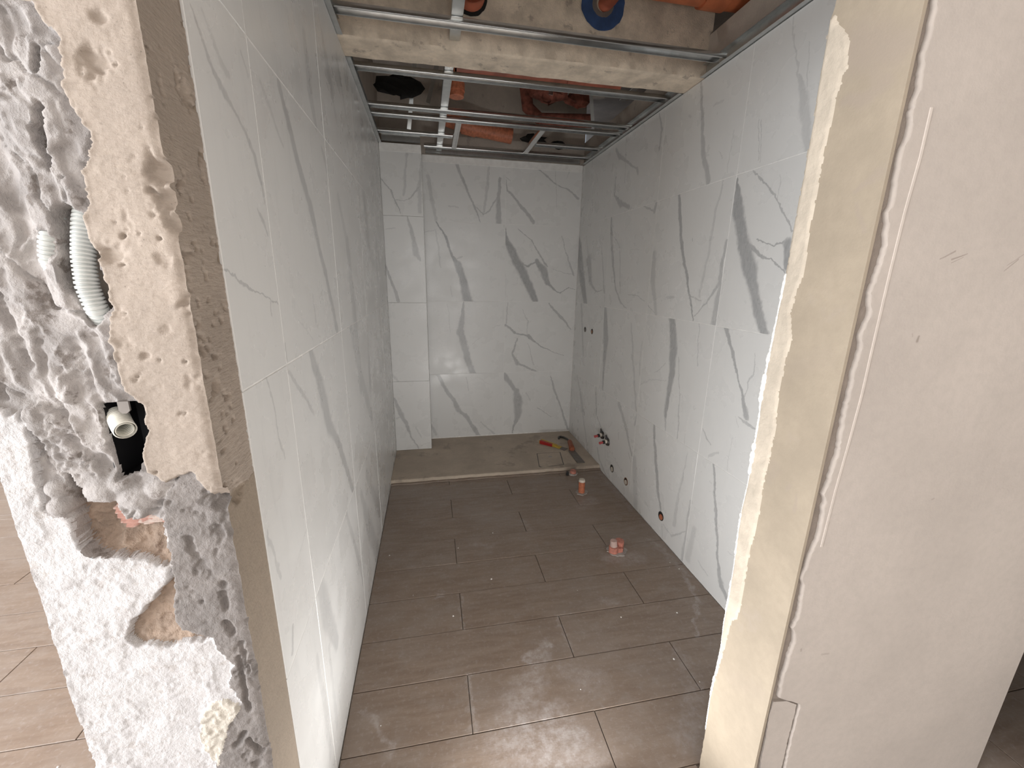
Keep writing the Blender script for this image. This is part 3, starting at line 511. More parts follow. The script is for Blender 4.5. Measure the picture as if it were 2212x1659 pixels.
# reveal of the opening beside it
yr = np.linspace(0, 1, 30)
RY = np.empty((NZ, 30)); RX = np.empty((NZ, 30)); RZ = np.repeat(zs[:, None], 30, 1)
for i in range(NZ): RY[i] = (YP - D[i, -1]) + (YP + .1075 - (YP - D[i, -1])) * yr
nr = vnoise(RY * 130, RZ * 130, 4, .6); combr = vnoise(RY * 40 + RZ * 30, RZ * 260 - RY * 60, 2)
RX[:] = XL - .0018 + (combr - .5) * .0012 + (nr - .5) * .0012
up = RZ > 1.055 + (vnoise(RY * 40, RZ * 0 + 1, 3) - .5) * .010
RX[up] -= (.010 * np.clip((vnoise(RY * 75 + 7, RZ * 60, 3) - .70) * 8, 0, 1))[up]
RX[~up] = (XL - .0014 + (combr - .5) * .0004)[~up]
for (cy, cz), r in zip(PG['revchips'], (.010, .008, .008, .008, .016, .012, .010)):
    d = np.hypot(RY - cy, RZ - cz) / r * (1 + (nr - .5)); RX -= .007 * np.exp(-d ** 4)
RX[:, 0] = xs[-1]
rp = np.stack([RX, RY, RZ], -1).reshape(-1, 3); ri = (np.arange(NZ - 1)[:, None] * 30 + np.arange(29)[None, :])
rq = np.stack([ri, ri + 1, ri + 31, ri + 30], -1).reshape(-1, 4); ru = up[:-1, :-1].reshape(-1)
submesh('reveal_plaster', M['reveal_top'], wall_left, rp, rq[ru]); submesh('reveal_plaster', M['reveal_low'], wall_left, rp, rq[~ru])
link('reveal_core', [(XL - .012, YP + .10, 0), (XL - .012, YP + .125, 0), (XL - .012, YP + .125, ZS), (XL - .012, YP + .10, ZS), (XL - .0035, YP + .1075, 0), (XL - .0035, YP + .1075, ZS)], [(0, 1, 2, 3), (0, 4, 5, 3)], M['reveal_low'], wall_left)

# junction box in the hole
jb = empty('junction_box', (-.418, YP + .03, 1.16))
b = MB(); y0, y1 = YP + .021, YP + .085
b.box(-.4515, -.449, y0, y1, 1.097, 1.223).box(-.3885, -.386, y0, y1, 1.097, 1.223).box(-.449, -.3885, y0, y1, 1.097, 1.1).box(-.449, -.3885, y0, y1, 1.22, 1.223).box(-.4515, -.386, y1, y1 + .003, 1.097, 1.223)
under(b.out('box_shell', M['darkhole']), jb)
tab = MB().prism([(-.4175, 1.219), (-.4045, 1.219), (-.4045, 1.206), (-.4085, 1.202), (-.4145, 1.202), (-.4175, 1.206)], YP + .003, YP + .006, lambda u, v, h: (u, h, v))
tabo = under(tab.out('screw_lug', M['metal_grey']), jb)
s = MB().tube([(-.411, YP + .0022, 1.209), (-.411, YP + .0035, 1.209)], .0022, 10).out('screw_hole', M['black'], tabo); s.matrix_parent_inverse = Matrix.Translation(-jb.location)
ck = MB().tube([(-.3895, YP + .03, 1.195), (-.3945, YP + .035, 1.188)], .012, 14); under(ck.out('knockout', M['metal_grey']), jb)
thing(jb, 'black recessed electric box in the ragged hole of the left wall end', 'electric box')
def ragged(cx, cy, cz, r, name, mat, seed, sq=(1, 1, 1)):
    q = random.Random(seed); b = MB(); n = 9; V = []; F = []
    rings = 6
    for i in range(rings + 1):
        ph = math.pi * i / rings
        for j in range(n):
            t = 2 * math.pi * j / n; k = r * (1 + q.uniform(-.28, .28))
            V.append((cx + k * sq[0] * math.sin(ph) * math.cos(t), cy + k * sq[1] * math.sin(ph) * math.sin(t), cz + k * sq[2] * math.cos(ph)))
    for i in range(rings):
        for j in range(n): F.append((i * n + j, i * n + (j + 1) % n, (i + 1) * n + (j + 1) % n, (i + 1) * n + j))
    return b.add(V, F).out(name, mat)
thing(ragged(-.409, YP + .030, 1.112, .0115, 'mortar_lump', M['dark'], 3, (1.2, 1, .9)), 'small grey mortar lump lying on the bottom of the electric box', 'rubble')

def corrugated(name, path, r, mat, pitch=.0050, amp=.09, hollow=False):
    P = [Vector(p) for p in path]; seg = []
    L = sum((b - a).length for a, b in zip(P, P[1:])); n = int(L / pitch * 6)
    def at(t):
        d = t * L
        for a, b in zip(P, P[1:]):
            l = (b - a).length
            if d <= l: return a.lerp(b, d / l)
            d -= l
        return P[-1]
    pp = [at(i / n) for i in range(n + 1)]
    # soften the bends
    for _ in range(30): pp = [pp[0]] + [(pp[i - 1] + pp[i] * 2 + pp[i + 1]) / 4 for i in range(1, n)] + [pp[-1]]
    rad = [r * (1 + amp * (1 if math.sin(i / 6 * 2 * math.pi) > -.15 else -1)) for i in range(n + 1)]
    b = MB()
    if hollow:
        b.tube(pp, rad, 20, cap=False); b.tube([pp[-1], pp[-1]], [r * (1 + amp), r * .80], 20, cap=False)
        b.tube(pp, [x * .80 for x in rad], 20, cap=False); b.tube([pp[0] + (pp[1] - pp[0]) * .5, pp[0]], [r * .8, r * .8], 20)
    else: b.tube(pp, rad, 20)
    return b.out(name, mat, smooth='auto')
C3 = lambda q, y: (q[0], y, q[1])
cp = PG['cond']
thing(corrugated('corrugated_conduit', [(cp[0][0] + .001, YP + .045, cp[0][1] + .05), (cp[0][0] - .004, YP + .030, cp[0][1] + .004), C3((cp[1][0] - .004, cp[1][1]), YP + .021), C3((cp[2][0] - .004, cp[2][1]), YP + .018), C3((cp[3][0] - .002, cp[3][1]), YP + .020), (cp[4][0], YP + .044, cp[4][1] - .02)], .0112, M['conduit']), 'light grey ribbed conduit lying in the wide open slot of the left wall end', 'conduit', )
c2 = PG['cond2']
thing(corrugated('corrugated_conduit', [(c2[0][0], YP + .036, c2[0][1] + .01), C3(c2[1], YP + .0215), C3(c2[2], YP + .021), (c2[3][0], YP + .038, c2[3][1] - .01)], .0098, M['conduit']), 'half buried ribbed conduit peeking from the narrow black slit, left of the wide slot', 'conduit')
c3 = PG['cond3']
thing(corrugated('corrugated_conduit', [(-.470, YP + .03, 1.75), (-.478, YP + .012, 1.72), (-.4835, YP + .011, 1.67), (-.487, YP + .030, 1.60)], .0105, M['conduit_w']), 'pale ribbed conduit end at the top left corner of the hacked wall end', 'conduit')
thing(corrugated('corrugated_conduit', [(-.4455, YP + .040, 1.190), (-.436, YP + .028, 1.187), (-.4245, YP + .013, 1.183), (-.4125, YP - .001, 1.1795)], .0122, M['conduit_w'], pitch=.0045, amp=.05, hollow=True), 'open white conduit end pointing out of the black electric box', 'conduit')

# ================================================================ right wall front and its reveal
wall_front = struct(MB().box(XJ + .006, 1.514, YN + .008, .762, -.009, ZS).out('wall_front', M['strip']))
rag = PG['rag']; ragp = [(rag[0][0] + .004, ZS)] + list(rag) + [(rag[-1][0] + .002, 0.)]
def rough_line(p, amp, step=.008, seed=1):
    q = random.Random(seed); out = []
    for (a, b), (c, d) in zip(p, p[1:]):
        n = max(1, int(math.hypot(c - a, d - b) / step))
        for i in range(n): out.append((a + (c - a) * i / n + q.uniform(-amp, amp), b + (d - b) * i / n))
    return out + [p[-1]]
left_edge = rough_line(ragp, .0020, .006)
# skim plaster sheet with a ragged left edge (grid cut by the ragged line)
zz = np.concatenate([np.linspace(ZS, rag[0][1] + .05, 8), np.linspace(rag[0][1] + .04, .0, 420)])
le = np.array(left_edge); order = np.argsort(le[:, 1]); lx = np.interp(zz, le[order, 1], le[order, 0])
NXp = 60; V = []; F = []
for i, z in enumerate(zz):
    for j in range(NXp):
        t = (j / (NXp - 1)) ** 1.6; x = lx[i] + (1.52 - lx[i]) * t
        n_ = .0012 * (vnoise(np.array([x * 4.]), np.array([z * 4.]), 3)[0] - .5); rnd = .004 * max(0, 1 - (x - lx[i]) / .004) ** 2
        V.append((x, YN + n_ + rnd, z))
for i in range(len(zz) - 1):
    for j in range(NXp - 1): F.append((i * NXp + j, (i + 1) * NXp + j, (i + 1) * NXp + j + 1, i * NXp + j + 1))
base = len(V)
for i, z in enumerate(zz): V.append((lx[i] + .0005, YN + .0085, z))
for i in range(len(zz) - 1): F.append((i * NXp, base + i, base + i + 1, (i + 1) * NXp))
b2 = len(V)
for i, z in enumerate(zz): V.append((1.52, .762, z))
for i in range(len(zz) - 1): F.append((i * NXp + NXp - 1, (i + 1) * NXp + NXp - 1, b2 + i + 1, b2 + i))
link('skim_plaster', V, F, M['panel'], wall_front, smooth=True).data.set_sharp_from_angle(angle=math.radians(40))
MB().prism(rough_line(list(PG['filler']) + [PG['filler'][0]], .0009, .006, 4)[:-1], YN + .0015, YN + .009, lambda u, v, h: (u, h, v)).out('filler_patch', M['panel'], wall_front)
MB().box(XL - .012, XJ + .007, YN + .008, .762, 2.0, ZS).out('lintel', M['panel'], wall_front)
TR = [(.790, 1.66), (.791, 1.589), (.786, 1.504), (.785, 1.391), (.786, 1.257), (.787, 1.189), (.784, 1.105), (.778, .988), (.776, .86)]
ridge_mb = MB()
for (a, b), (c, d) in zip(TR, TR[1:]):
    dx, dz = c - a, d - b; l = math.hypot(dx, dz); nx_, nz_ = -dz / l * .0022, dx / l * .0022
    ridge_mb.prism([(a - nx_, b - nz_), (c - nx_, d - nz_), (c + nx_, d + nz_), (a + nx_, b + nz_)], YN - .0014, YN + .002, lambda u, v, h: (u, h, v))
ridge_mb.out('trowel_ridge', M['ridge'], wall_front)
# plasterboard reveal
jz = list(PG['jedge']); jz = [(jz[0][0], ZS)] + jz; jr = rough_line(jz, .0012, .008, 9)
bp = [(YN - .0005, ZS)] + [(YN - .0005, 0.)] + [(u, max(0, v)) for u, v in jr[::-1]]
MB().prism(bp, XJ + .0065, XJ, lambda u, v, h: (h, u, v)).out('reveal_board', M['board'], wall_front)
def relief_patch(name, poly, plane, thick, mat, parent, step=.004, seed=1, nz=.5):
    """thin smeared layer over a polygon, thickest inside, feathering to its edge"""
    xs_ = [p[0] for p in poly]; zs_ = [p[1] for p in poly]
    gx = np.arange(min(xs_), max(xs_) + step, step); gz = np.arange(min(zs_), max(zs_) + step, step)
    A, Bz = np.meshgrid(gx, gz); ins = inside(A + (vnoise(A * 120 + seed, Bz * 120, 3) - .5) * .006, Bz, poly)
    dist = np.full(A.shape, 9.)
    for a, b in zip(poly, poly[1:] + poly[:1]): dist = np.minimum(dist, segdist(A, Bz, a, b))
    h = np.where(ins, thick * np.clip(.35 + dist / .006, 0, 1) * (1 - nz + 2 * nz * vnoise(A * 60 + seed, Bz * 45, 4)), -.0005)
    P = np.stack([plane - h, A, Bz], -1).reshape(-1, 3); nx = A.shape[1]
    k_ = (np.arange(A.shape[0] - 1)[:, None] * nx + np.arange(nx - 1)[None]); Q = np.stack([k_, k_ + nx, k_ + nx + 1, k_ + 1], -1).reshape(-1, 4)
    keep = ins.reshape(-1)[Q].any(1)
    return submesh(name, mat, parent, P, Q[keep])
far = [(u, v) for u, v in PG['jedge'] if .27 < v < 1.86]
smear = list(PG['smear']) + [(u - .0005, v) for u, v in far[::-1]]
relief_patch('filler_smear', smear, XJ, .0032, M['smear'], wall_front, .003, 5)
# knobbly bright plaster bead running down the far arris
bead = MB(); zv = 1.40
while zv > .15:
    yy = np.interp(zv, [v for u, v in PG['jedge']][::-1], [u for u, v in PG['jedge']][::-1])
    big = (.9 if zv > .95 else .45) * (1 + 1.0 * (vnoise(np.array([zv * 14.]), np.array([2.]), 3)[0] > .60))
    rr = rng.uniform(.003, .0055) * big
    n = 7; V = [(XJ - .001 + rr * .8 * math.sin(p) * math.cos(t), yy - .001 + rr * math.sin(p) * math.sin(t), zv + rr * 1.5 * math.cos(p)) for p in (.35, 1., 1.7, 2.5, 2.9) for t in [2 * math.pi * j / n for j in range(n)]]
    bead.add(V, [(i * n + j, i * n + (j + 1) % n, (i + 1) * n + (j + 1) % n, (i + 1) * n + j) for i in range(4) for j in range(n)] + [tuple(range(n)), tuple(range(4 * n, 5 * n))])
    zv -= rr * rng.uniform(1.0, 1.9)
o = bead.out('plaster_bead', M['drip'], wall_front, smooth=True); o['kind'] = 'stuff'

# ================================================================ outer room (light tight shell with two glazed openings)
def wall_with_opening(name, fixed, t, a0, a1, o0, o1, z0, z1, axis):
    b = MB(); B = (lambda p0, p1, q0, q1: b.box(fixed, fixed + t, p0, p1, q0, q1)) if axis == 'x' else (lambda p0, p1, q0, q1: b.box(p0, p1, fixed, fixed + t, q0, q1))
    B(a0, o0, -.3, ZS); B(o1, a1, -.3, ZS); B(o0, o1, -.3, z0); B(o0, o1, z1, ZS)
    return struct(b.out(name, M['shell']))
wall_with_opening('wall_outer_left', -3.2, .2, -3.4, .9, -2.1, .6, .1, 2.2, 'x')
wall_with_opening('wall_outer_side', -4.4, .2, .9, 4.2, 1.2, 2.8, .1, 2.2, 'x')
struct(MB().box(-4.4, -3.0, .7, .9, -.3, ZS).out('wall_outer_return', M['shell']))
wall_with_opening('wall_outer_rear', -3.4, .2, -3.2, 3.2, -1.5, 1.9, .2, 2.5, 'y')
struct(MB().box(3.0, 3.2, -3.4, 4.2, -.3, ZS).out('wall_outer_right', M['shell']))
struct(MB().box(-4.4, -.57, 4.0, 4.2, -.3, ZS).out('wall_outer_back_left', M['shell']))
struct(MB().box(1.52, 3.2, 4.0, 4.2, -.3, ZS).out('wall_outer_back_right', M['shell']))
struct(MB().box(1.62, 3.0, .28, .42, -.009, ZS).out('added_shade_wall', M['shell']))  # unseen wall added to keep the floor beyond the front wall in shade
ceiling = struct(MB().box(-4.4, 3.2, -3.4, 4.2, ZS, ZS + .2).out('ceiling', M['slab']))

# ================================================================ above the ceiling line
BY0, BY1 = 1.895, 2.047
bf = MB(); nxb, nzb = 90, 40
# beam front with a thin lumpy plaster coat, underside and back
V = []; F = []
prof = [(BY0, ZS)] + [(BY0, ZS - (ZS - ZT - .006) * i / 14) for i in range(1, 15)] + [(BY0 + .006, ZT + .001)] + [(BY0 + .006 + (BY1 - BY0 - .008) * i / 10, ZT + .001) for i in range(1, 11)] + [(BY1, ZT + .006), (BY1, ZS)]
for i in range(121):
    x = XL - .012 + (XR + .02 - XL + .012) * i / 120
    for j, (y, z) in enumerate(prof):
        n_ = (vnoise(np.array([x * 14.]), np.array([(y + z) * 14.]), 4)[0] - .5) * .008
        if j < 15: V.append((x, y - n_, z))
        else: V.append((x, y, z - n_ * .8))
npf = len(prof)
F = [(i * npf + j, i * npf + j + 1, (i + 1) * npf + j + 1, (i + 1) * npf + j) for i in range(120) for j in range(npf - 1)]
link('beam', V, F, M['beam'], ceiling, smooth=True).data.set_sharp_from_angle(angle=math.radians(50))
def ring(cx, cz, r0, r1, y, name, mat, parent, seed, cover=None):
    q = random.Random(seed); n = 40; b = MB(); V = []; F = []
    for j in range(n):
        t = 2 * math.pi * j / n; ra = r1 * (1 + q.uniform(-.025, .025))
        for r_, h in ((r0, 0), (ra, 0), (ra, -.0012), (r0, -.0012)): V.append((cx + r_ * math.cos(t), y + h - .004, cz + r_ * math.sin(t)))
    for j in range(n):
        a, c = j * 4, ((j + 1) % n) * 4
        for p_ in range(4): F.append((a + p_, a + (p_ + 1) % 4, c + (p_ + 1) % 4, c + p_))
    return b.add(V, F).out(name, mat, parent)
ring(.726, 2.470, .040, .093, BY0, 'paint_ring', M['blue'], ceiling, 1)
ring(.188, 2.430, .050, .064, BY0, 'sleeve_gap', M['cavity_dark'], ceiling, 2)  # black ring paints the dark gap round the pipe, no hole is cut
ring(.726, 2.470, .028, .046, BY0 - .0006, 'sleeve_gap', M['metal_grey'], ceiling, 4)
# pipes through the beam
def pipe(name, pts, r, mat, label, cat='pipe', sockets=(), group=None):
    root = empty(name, pts[0]); under(MB().tube(pts, r, 24).out('tube', mat, smooth='auto'), root)
    for a, b in sockets: under(MB().tube([a, b], r * 1.13, 24).out('socket', mat, smooth='auto'), root)
    return thing(root, label, cat, group)
pipe('drain_pipe', [(.188, 1.55, 2.545), (.188, 1.70, 2.475), (.188, 1.80, 2.440), (.188, 1.90, 2.430), (.188, 2.02, 2.430), (.188, 2.13, 2.43)], .048, M['pvc_red'], 'red brown pipe in the round hole of the beam beside the steel carrier', sockets=(((.188, 1.835, 2.434), (.188, 1.885, 2.430)),))
pipe('drain_pipe', [(.835, 1.64, 2.555), (.80, 1.72, 2.53), (.745, 1.86, 2.475), (.728, 1.92, 2.470), (.728, 2.3, 2.470)], .028, M['pvc_red'], 'thin dark red pipe leaving the beam through the blue painted ring')
thing(MB().tube([(.775, 1.64, 2.580), (.742, 1.72, 2.552), (.694, 1.85, 2.502), (.690, 1.893, 2.494)], .010, 12).out('flexible_hose', M['steel_dull'], smooth='auto'), 'slim silver hose beside the thin red pipe in the blue painted ring', 'hose')
pipe('drain_pipe', [(.90, 1.78, 2.512), (1.70, 1.78, 2.512)], .060, M['pvc'], 'thick orange pipe lying in front of the beam, over the right wall top', sockets=(((1.10, 1.78, 2.512), (1.2, 1.78, 2.512)),))
pipe('drain_pipe', [(.155, 2.285, 2.372), (.985, 2.285, 2.372)], .056, M['pvc_red'], 'thick red pipe running across right behind the beam', sockets=(((.70, 2.285, 2.372), (.78, 2.285, 2.372)), ((.155, 2.285, 2.372), (.215, 2.285, 2.372))))
pipe('drain_pipe', [(.172, 2.53, 2.50), (.172, 2.53, 2.40), (.172, 2.53, 2.325)], .040, M['orange'], 'short upright orange red pipe right beside the carrier, behind the thick red pipe', sockets=(((.172, 2.53, 2.39), (.172, 2.53, 2.35)),))
pipe('drain_pipe', [(.14, 3.27, 2.465), (.30, 3.28, 2.425), (.62, 3.29, 2.390)], .050, M['orange'], 'fat orange pipe sloping behind the rearmost channels, over the back wall', sockets=(((.26, 3.278, 2.434), (.36, 3.282, 2.418)),))
pipe('drain_pipe', [(.70, 3.24, 2.72), (.72, 3.22, 2.56), (.80, 3.16, 2.47), (1.16, 3.10, 2.47)], .042, M['terr'], 'dark red bent pipe at the rear right over the channels')
for i, (x, y, z, r, lab) in enumerate(((.78, 2.90, 2.55, .085, 'large broken red clay lump above the frame, rear right'), (1.00, 2.95, 2.54, .06, 'broken red clay lump right of the largest one above the frame'), (1.11, 2.78, 2.56, .045, 'small broken red clay lump nearest the right wall above the frame'), (.93, 2.75, 2.575, .04, 'small red clay lump in front of the largest one above the frame'))):
    o = ragged(x, y, z, r, 'broken_brick', M['terr'], 20 + i, (1.5, .9, .8)); thing(o, lab, 'rubble', 'broken brick above the ceiling frame')
# ledge that carries the broken brick
struct(MB().box(.72, XR + .005, 2.70, 3.06, 2.60, 2.68).out('trim_1', M['slab']))
o = ragged(-.14, 2.9, 2.49, .07, 'dark_cavity_sheet', M['cavity_dark'], 41, (1.9, .5, .85)); thing(o, 'black lump standing in for the dark hole above the left channels', 'sheet')  # black lump stands in for the darkness of an open hole
o = ragged(.78, 3.26, 2.375, .045, 'dark_cavity_sheet', M['cavity_dark'], 42, (2.2, .5, .7)); thing(o, 'black crumpled sheet above the rearmost channels beside the fat orange pipe', 'sheet')
o = ragged(.98, 3.30, 2.36, .036, 'dark_cavity_sheet', M['cavity_dark'], 43, (1.8, .5, .7)); thing(o, 'small black crumpled sheet above the rearmost channels, rear right', 'sheet')
# cable tray boards between the pipes and right wall top
for i, (x, lab) in enumerate(((1.02, 'grey flat strap left of the other two, under the slab behind the beam'), (1.10, 'grey flat strap between the other two, under the slab behind the beam'), (1.18, 'grey flat strap nearest the right wall, under the slab behind the beam'))):
    thing(MB().box(x - .018, x + .018, 2.12, 2.66, 2.50 - .03 * i, 2.505 - .03 * i, .001).out('metal_strap', M['steel_dull']), lab, 'strap', 'straps behind the beam')

# ---------------------------------------------------------------- steel ceiling frame
CZ = 2.262
def cprofile(wd, ht, t=.0016, lip=.006):
    h = wd / 2
    return [(-h, 0), (h, 0), (h, ht), (h - lip, ht), (h - lip, ht - t), (h - t, ht - t), (h - t, t), (-h + t, t), (-h + t, ht - t), (-h + lip, ht - t), (-h + lip, ht), (-h, ht)]
def rnd(poly, r=.0022):
    out = []; n = len(poly)
    for i, p in enumerate(poly):
        if i in (0, 1, 2, 11):
            a = Vector(poly[i - 1]); b = Vector(p); c = Vector(poly[(i + 1) % n])
            u = b + (a - b).normalized() * r; w_ = b + (c - b).normalized() * r; m_ = (u + w_) / 2 * .45 + b * .55
            m_ = b + ((u + w_) / 2 - b) * .59
            out += [tuple(u), tuple(m_), tuple(w_)]
        else: out.append(p)
    return out
def channel(name, axis, c, z, a, b, label, wd=.050, ht=.026, mat='steel', group=None, c2=None, down=True):
    if down: ht = .018
    p = rnd(cprofile(wd, ht)); c2 = c if c2 is None else c2
    if down: p = [(u, ht - v) for u, v in p][::-1]
    o = MB()
    n = len(p)
    if axis == 'x': V = [(a, c + u, z + v) for u, v in p] + [(b, c2 + u, z + v) for u, v in p]
    else: V = [(c + u, a, z + v) for u, v in p] + [(c2 + u, b, z + v) for u, v in p]
    o.add(V, [tuple(range(n))[::-1], tuple(range(n, 2 * n))] + [(i, (i + 1) % n, n + (i + 1) % n, n + i) for i in range(n)])
    return thing(o.out(name, M[mat], smooth='auto'), label, 'ceiling channel', group)
G = 'cross channels of the ceiling frame'
x0, x1 = XL + .012, XR - .012
channel('cross_channel', 'x', 1.757, CZ, x0, x1, 'shiny steel channel right in front of the plastered beam, spanning wall to wall', group=G)
channel('cross_channel', 'x', 2.163, CZ, x0, x1, 'shiny steel channel next behind the plastered beam, spanning wall to wall', group=G)
channel('cross_channel', 'x', 2.575, CZ, x0, x1, 'nearer one of the two steel channels set close together', group=G)
channel('cross_channel', 'x', 2.700, CZ, x0, x1, 'farther one of the two steel channels set close together', group=G)
channel('cross_channel', 'x', 2.985, CZ, x0, .175, 'short steel channel at the rear left, ending at a nogging', group=G)
channel('cross_channel', 'x', 3.015, CZ, .735, x1, 'short steel channel at the rear right, from the other nogging to the right wall', group=G)
channel('cross_channel', 'x', 3.235, CZ, XC + .02, x1, 'rearmost long steel channel just before the back wall', group=G, wd=.04)
channel('nogging', 'y', .196, CZ, 2.728, 3.212, 'left one of two short steel noggings at the rear, beside the carrier', wd=.034, down=False)
channel('nogging', 'y', .708, CZ, 2.728, 3.212, 'right one of two short steel noggings at the rear, slanting in view', wd=.034, down=False)
# carriers above the cross channels
channel('carrier_channel', 'y', .125, CZ + .0185, .9, BY0 - .004, 'steel carrier running overhead towards the viewer in front of the beam', wd=.042, mat='steel_dull', ht=.027, down=False)
channel('carrier_channel', 'y', .115, CZ + .0185, BY1 + .002, YB - .02, 'steel carrier running back over the cross channels behind the beam', wd=.040, mat='steel_dull', ht=.027, down=False, c2=.095)
# perimeter tracks
def track(axis, pos, sgn, a, b, label, z=ZT + .0015):
    o = MB(); t = .0014
    if axis == 'y':
        o.box(*sorted((pos, pos + sgn * .030)), a, b, z, z + t); o.box(*sorted((pos, pos + sgn * t)), a, b, z + t, z + .05); o.box(*sorted((pos, pos + sgn * .022)), a, b, z + .0486, z + .05)
    else:
        o.box(a, b, *sorted((pos, pos + sgn * .030)), z, z + t); o.box(a, b, *sorted((pos, pos + sgn * t)), z + t, z + .05); o.box(a, b, *sorted((pos, pos + sgn * .022)), z + .0486, z + .05)
    return thing(o.out('edge_track', M['steel_dull']), label, 'ceiling track', 'tracks around the ceiling edge')
track('y', XL - .010, 1, .74, BY0 - .006, 'grey steel edge track over the left tiles, in front of the beam')
track('y', XL - .010, 1, BY1 + .004, YC - .01, 'grey steel edge track over the left tiles, behind the beam')
track('y', XR + .007, -1, .80, BY0 - .006, 'grey steel edge track over the right tiles, in front of the beam')
track('y', XR + .007, -1, BY1 + .004, YB - .04, 'grey steel edge track over the right tiles, behind the beam')
track('x', YC + .004, -1, XL + .02, XC - .004, 'short steel edge track over the projecting tiled corner', ZT + .013)
track('x', YB + .004, -1, XC + .03, XR - .03, 'steel edge track over the back wall tiles', ZT + .013)
# slanted hangers
def hanger(p0, p1, wd, label):
    a, b = Vector(p0), Vector(p1); d = (b - a).normalized(); s_ = d.cross(Vector((0, 1, 0))).normalized() * wd / 2; n_ = d.cross(s_).normalized() * .0009
    V = [a + s_ + n_, a - s_ + n_, a - s_ - n_, a + s_ - n_, b + s_ + n_, b - s_ + n_, b - s_ - n_, b + s_ - n_]
    o = MB().add(V, [(0, 1, 2, 3), (7, 6, 5, 4), (0, 4, 5, 1), (1, 5, 6, 2), (2, 6, 7, 3), (3, 7, 4, 0)]).out('hanger_strap', M['steel_dull'])
    return thing(o, label, 'hanger', 'slanted hanger straps')
hanger((-.10, 3.02, 2.30), (-.03, 2.90, 2.75), .024, 'slanted steel strap hanging at the rear left channels')
hanger((.02, 2.58, 2.30), (.075, 2.62, 2.50), .022, 'slanted steel strap left of the carrier over the close channels')
hanger((.985, 2.62, 2.30), (.93, 2.56, 2.50), .022, 'bright steel strap at the right over the close pair of channels')
hanger((.66, 2.40, 2.33), (.70, 2.46, 2.75), .022, 'steel strap rising right of centre from the channel behind the beam')

# ================================================================ pipe outlets in the right wall
def outlet(y, z, r, label, core, rim, depth=.004, dark=.6):
    root = empty('wall_outlet', (XR, y, z))
    n = 20; rr = random.Random(int(y * 1000))
    V = []; F = []
    for j in range(n):
        t = 2 * math.pi * j / n
        for rad, h in ((r, .001), (r * 1.0, -.0018), (r * .80, -.0022), (r * .78, .004)): V.append((XR + h, y + rad * math.cos(t), z + rad * math.sin(t)))
    for j in range(n):
        for k_ in range(3): F.append((j * 4 + k_, ((j + 1) % n) * 4 + k_, ((j + 1) % n) * 4 + k_ + 1, j * 4 + k_ + 1))
    under(MB().add(V, F).out('rim', rim), root)
    under(MB().tube([(XR + .003, y, z), (XR - .0008, y, z)], r * .80, 20).out('hole_dark_disc', M['darkhole']), root)  # flat dark disc paints the shade inside the pipe hole
    under(MB().tube([(XR + .002, y - .1 * r, z - .15 * r), (XR - .0035, y - .1 * r, z - .15 * r)], r * dark, 16).out('pipe_end', core), root)
    return thing(root, label, 'outlet')
outlet(3.138, .997, .021, 'dark olive pipe outlet, left of the pair high on the right wall', M['metal_grey'], M['metal_dark'])
outlet(2.990, .999, .021, 'brown pipe outlet, right of the pair high on the right wall', M['brass'], M['metal_dark'])
outlet(2.463, .100, .028, 'grey pipe outlet low on the right wall, nearest the shower step', M['capw'], M['metal_dark'])
outlet(2.249, .111, .026, 'pale brown pipe outlet, middle of the three low on the right wall', M['capw'], M['brass'])
outlet(1.822, .122, .026, 'copper coloured pipe outlet nearest the doorway, low on the right wall', M['orange'], M['metal_dark'])
def valve(y, z, label):
    root = empty('water_valve', (XR, y, z))
    under(MB().tube([(XR + .001, y, z), (XR - .012, y, z)], [.030, .026], 18).out('collar', M['metal_dark'], smooth='auto'), root)
    under(MB().tube([(XR - .012, y, z + .004), (XR - .026, y, z + .004)], .015, 16).out('body', M['capw'], smooth='auto'), root)
    under(MB().tube([(XR - .026, y, z), (XR - .040, y, z - .002)], .013, 14).out('nut', M['black'], smooth='auto'), root)
    under(MB().tube([(XR - .040, y, z - .002), (XR - .066, y - .004, z - .005)], [.008, .010], 14).out('plug', M['redtip'], smooth='auto'), root)
    under(MB().tube([(XR - .010, y + .004, z + .022), (XR - .016, y + .010, z + .05)], [.010, .004], 10).out('lever', M['black'], smooth='auto'), root)
    return thing(root, label, 'valve', 'water valves on the right wall')
valve(2.655, .275, 'black and white water valve with red plug, farther from the doorway')
valve(2.560, .262, 'black and white water valve with red plug, nearer the doorway')

# ================================================================ pipe stubs in the floor
def disc(name, cx, cy, r, z0, z1, mat, seed, n=26, jag=.18):
    q = random.Random(seed); P = [(cx + r * (1 + q.uniform(-jag, jag)) * math.cos(2 * math.pi * j / n), cy + r * .9 * (1 + q.uniform(-jag, jag)) * math.sin(2 * math.pi * j / n)) for j in range(n)]
    return MB().prism(P, z0, z1, lambda u, v, h: (u, v, h)).out(name, mat)
r1 = empty('pipe_stub', (.952, 2.345, 0))
under(MB().tube([(.952, 2.345, .0), (.950, 2.343, .085)], .021, 20).out('tube', M['orange'], smooth='auto'), r1)
under(MB().tube([(.950, 2.343, .0855), (.950, 2.343, .100)], [.0225, .019], 20).out('cap', M['capw'], smooth='auto'), r1)
under(disc('mortar_collar', .955, 2.345, .040, 0.0008, .006, M['dust'], 5), r1)
thing(r1, 'upright orange pipe stub with pale cap standing on the floor near the shower step', 'pipe')
r2 = empty('pipe_stub', (.92, 1.74, 0))
a = under(MB().tube([(.892, 1.722, .001), (.892, 1.722, .050), (.892, 1.722, .052)], [.034, .034, .031], 22).out('tube', M['pink'], smooth='auto'), r2)
under(MB().tube([(.952, 1.755, .001), (.952, 1.757, .068), (.952, 1.757, .07)], [.033, .033, .030], 22).out('tube', M['pink'], smooth='auto'), r2)
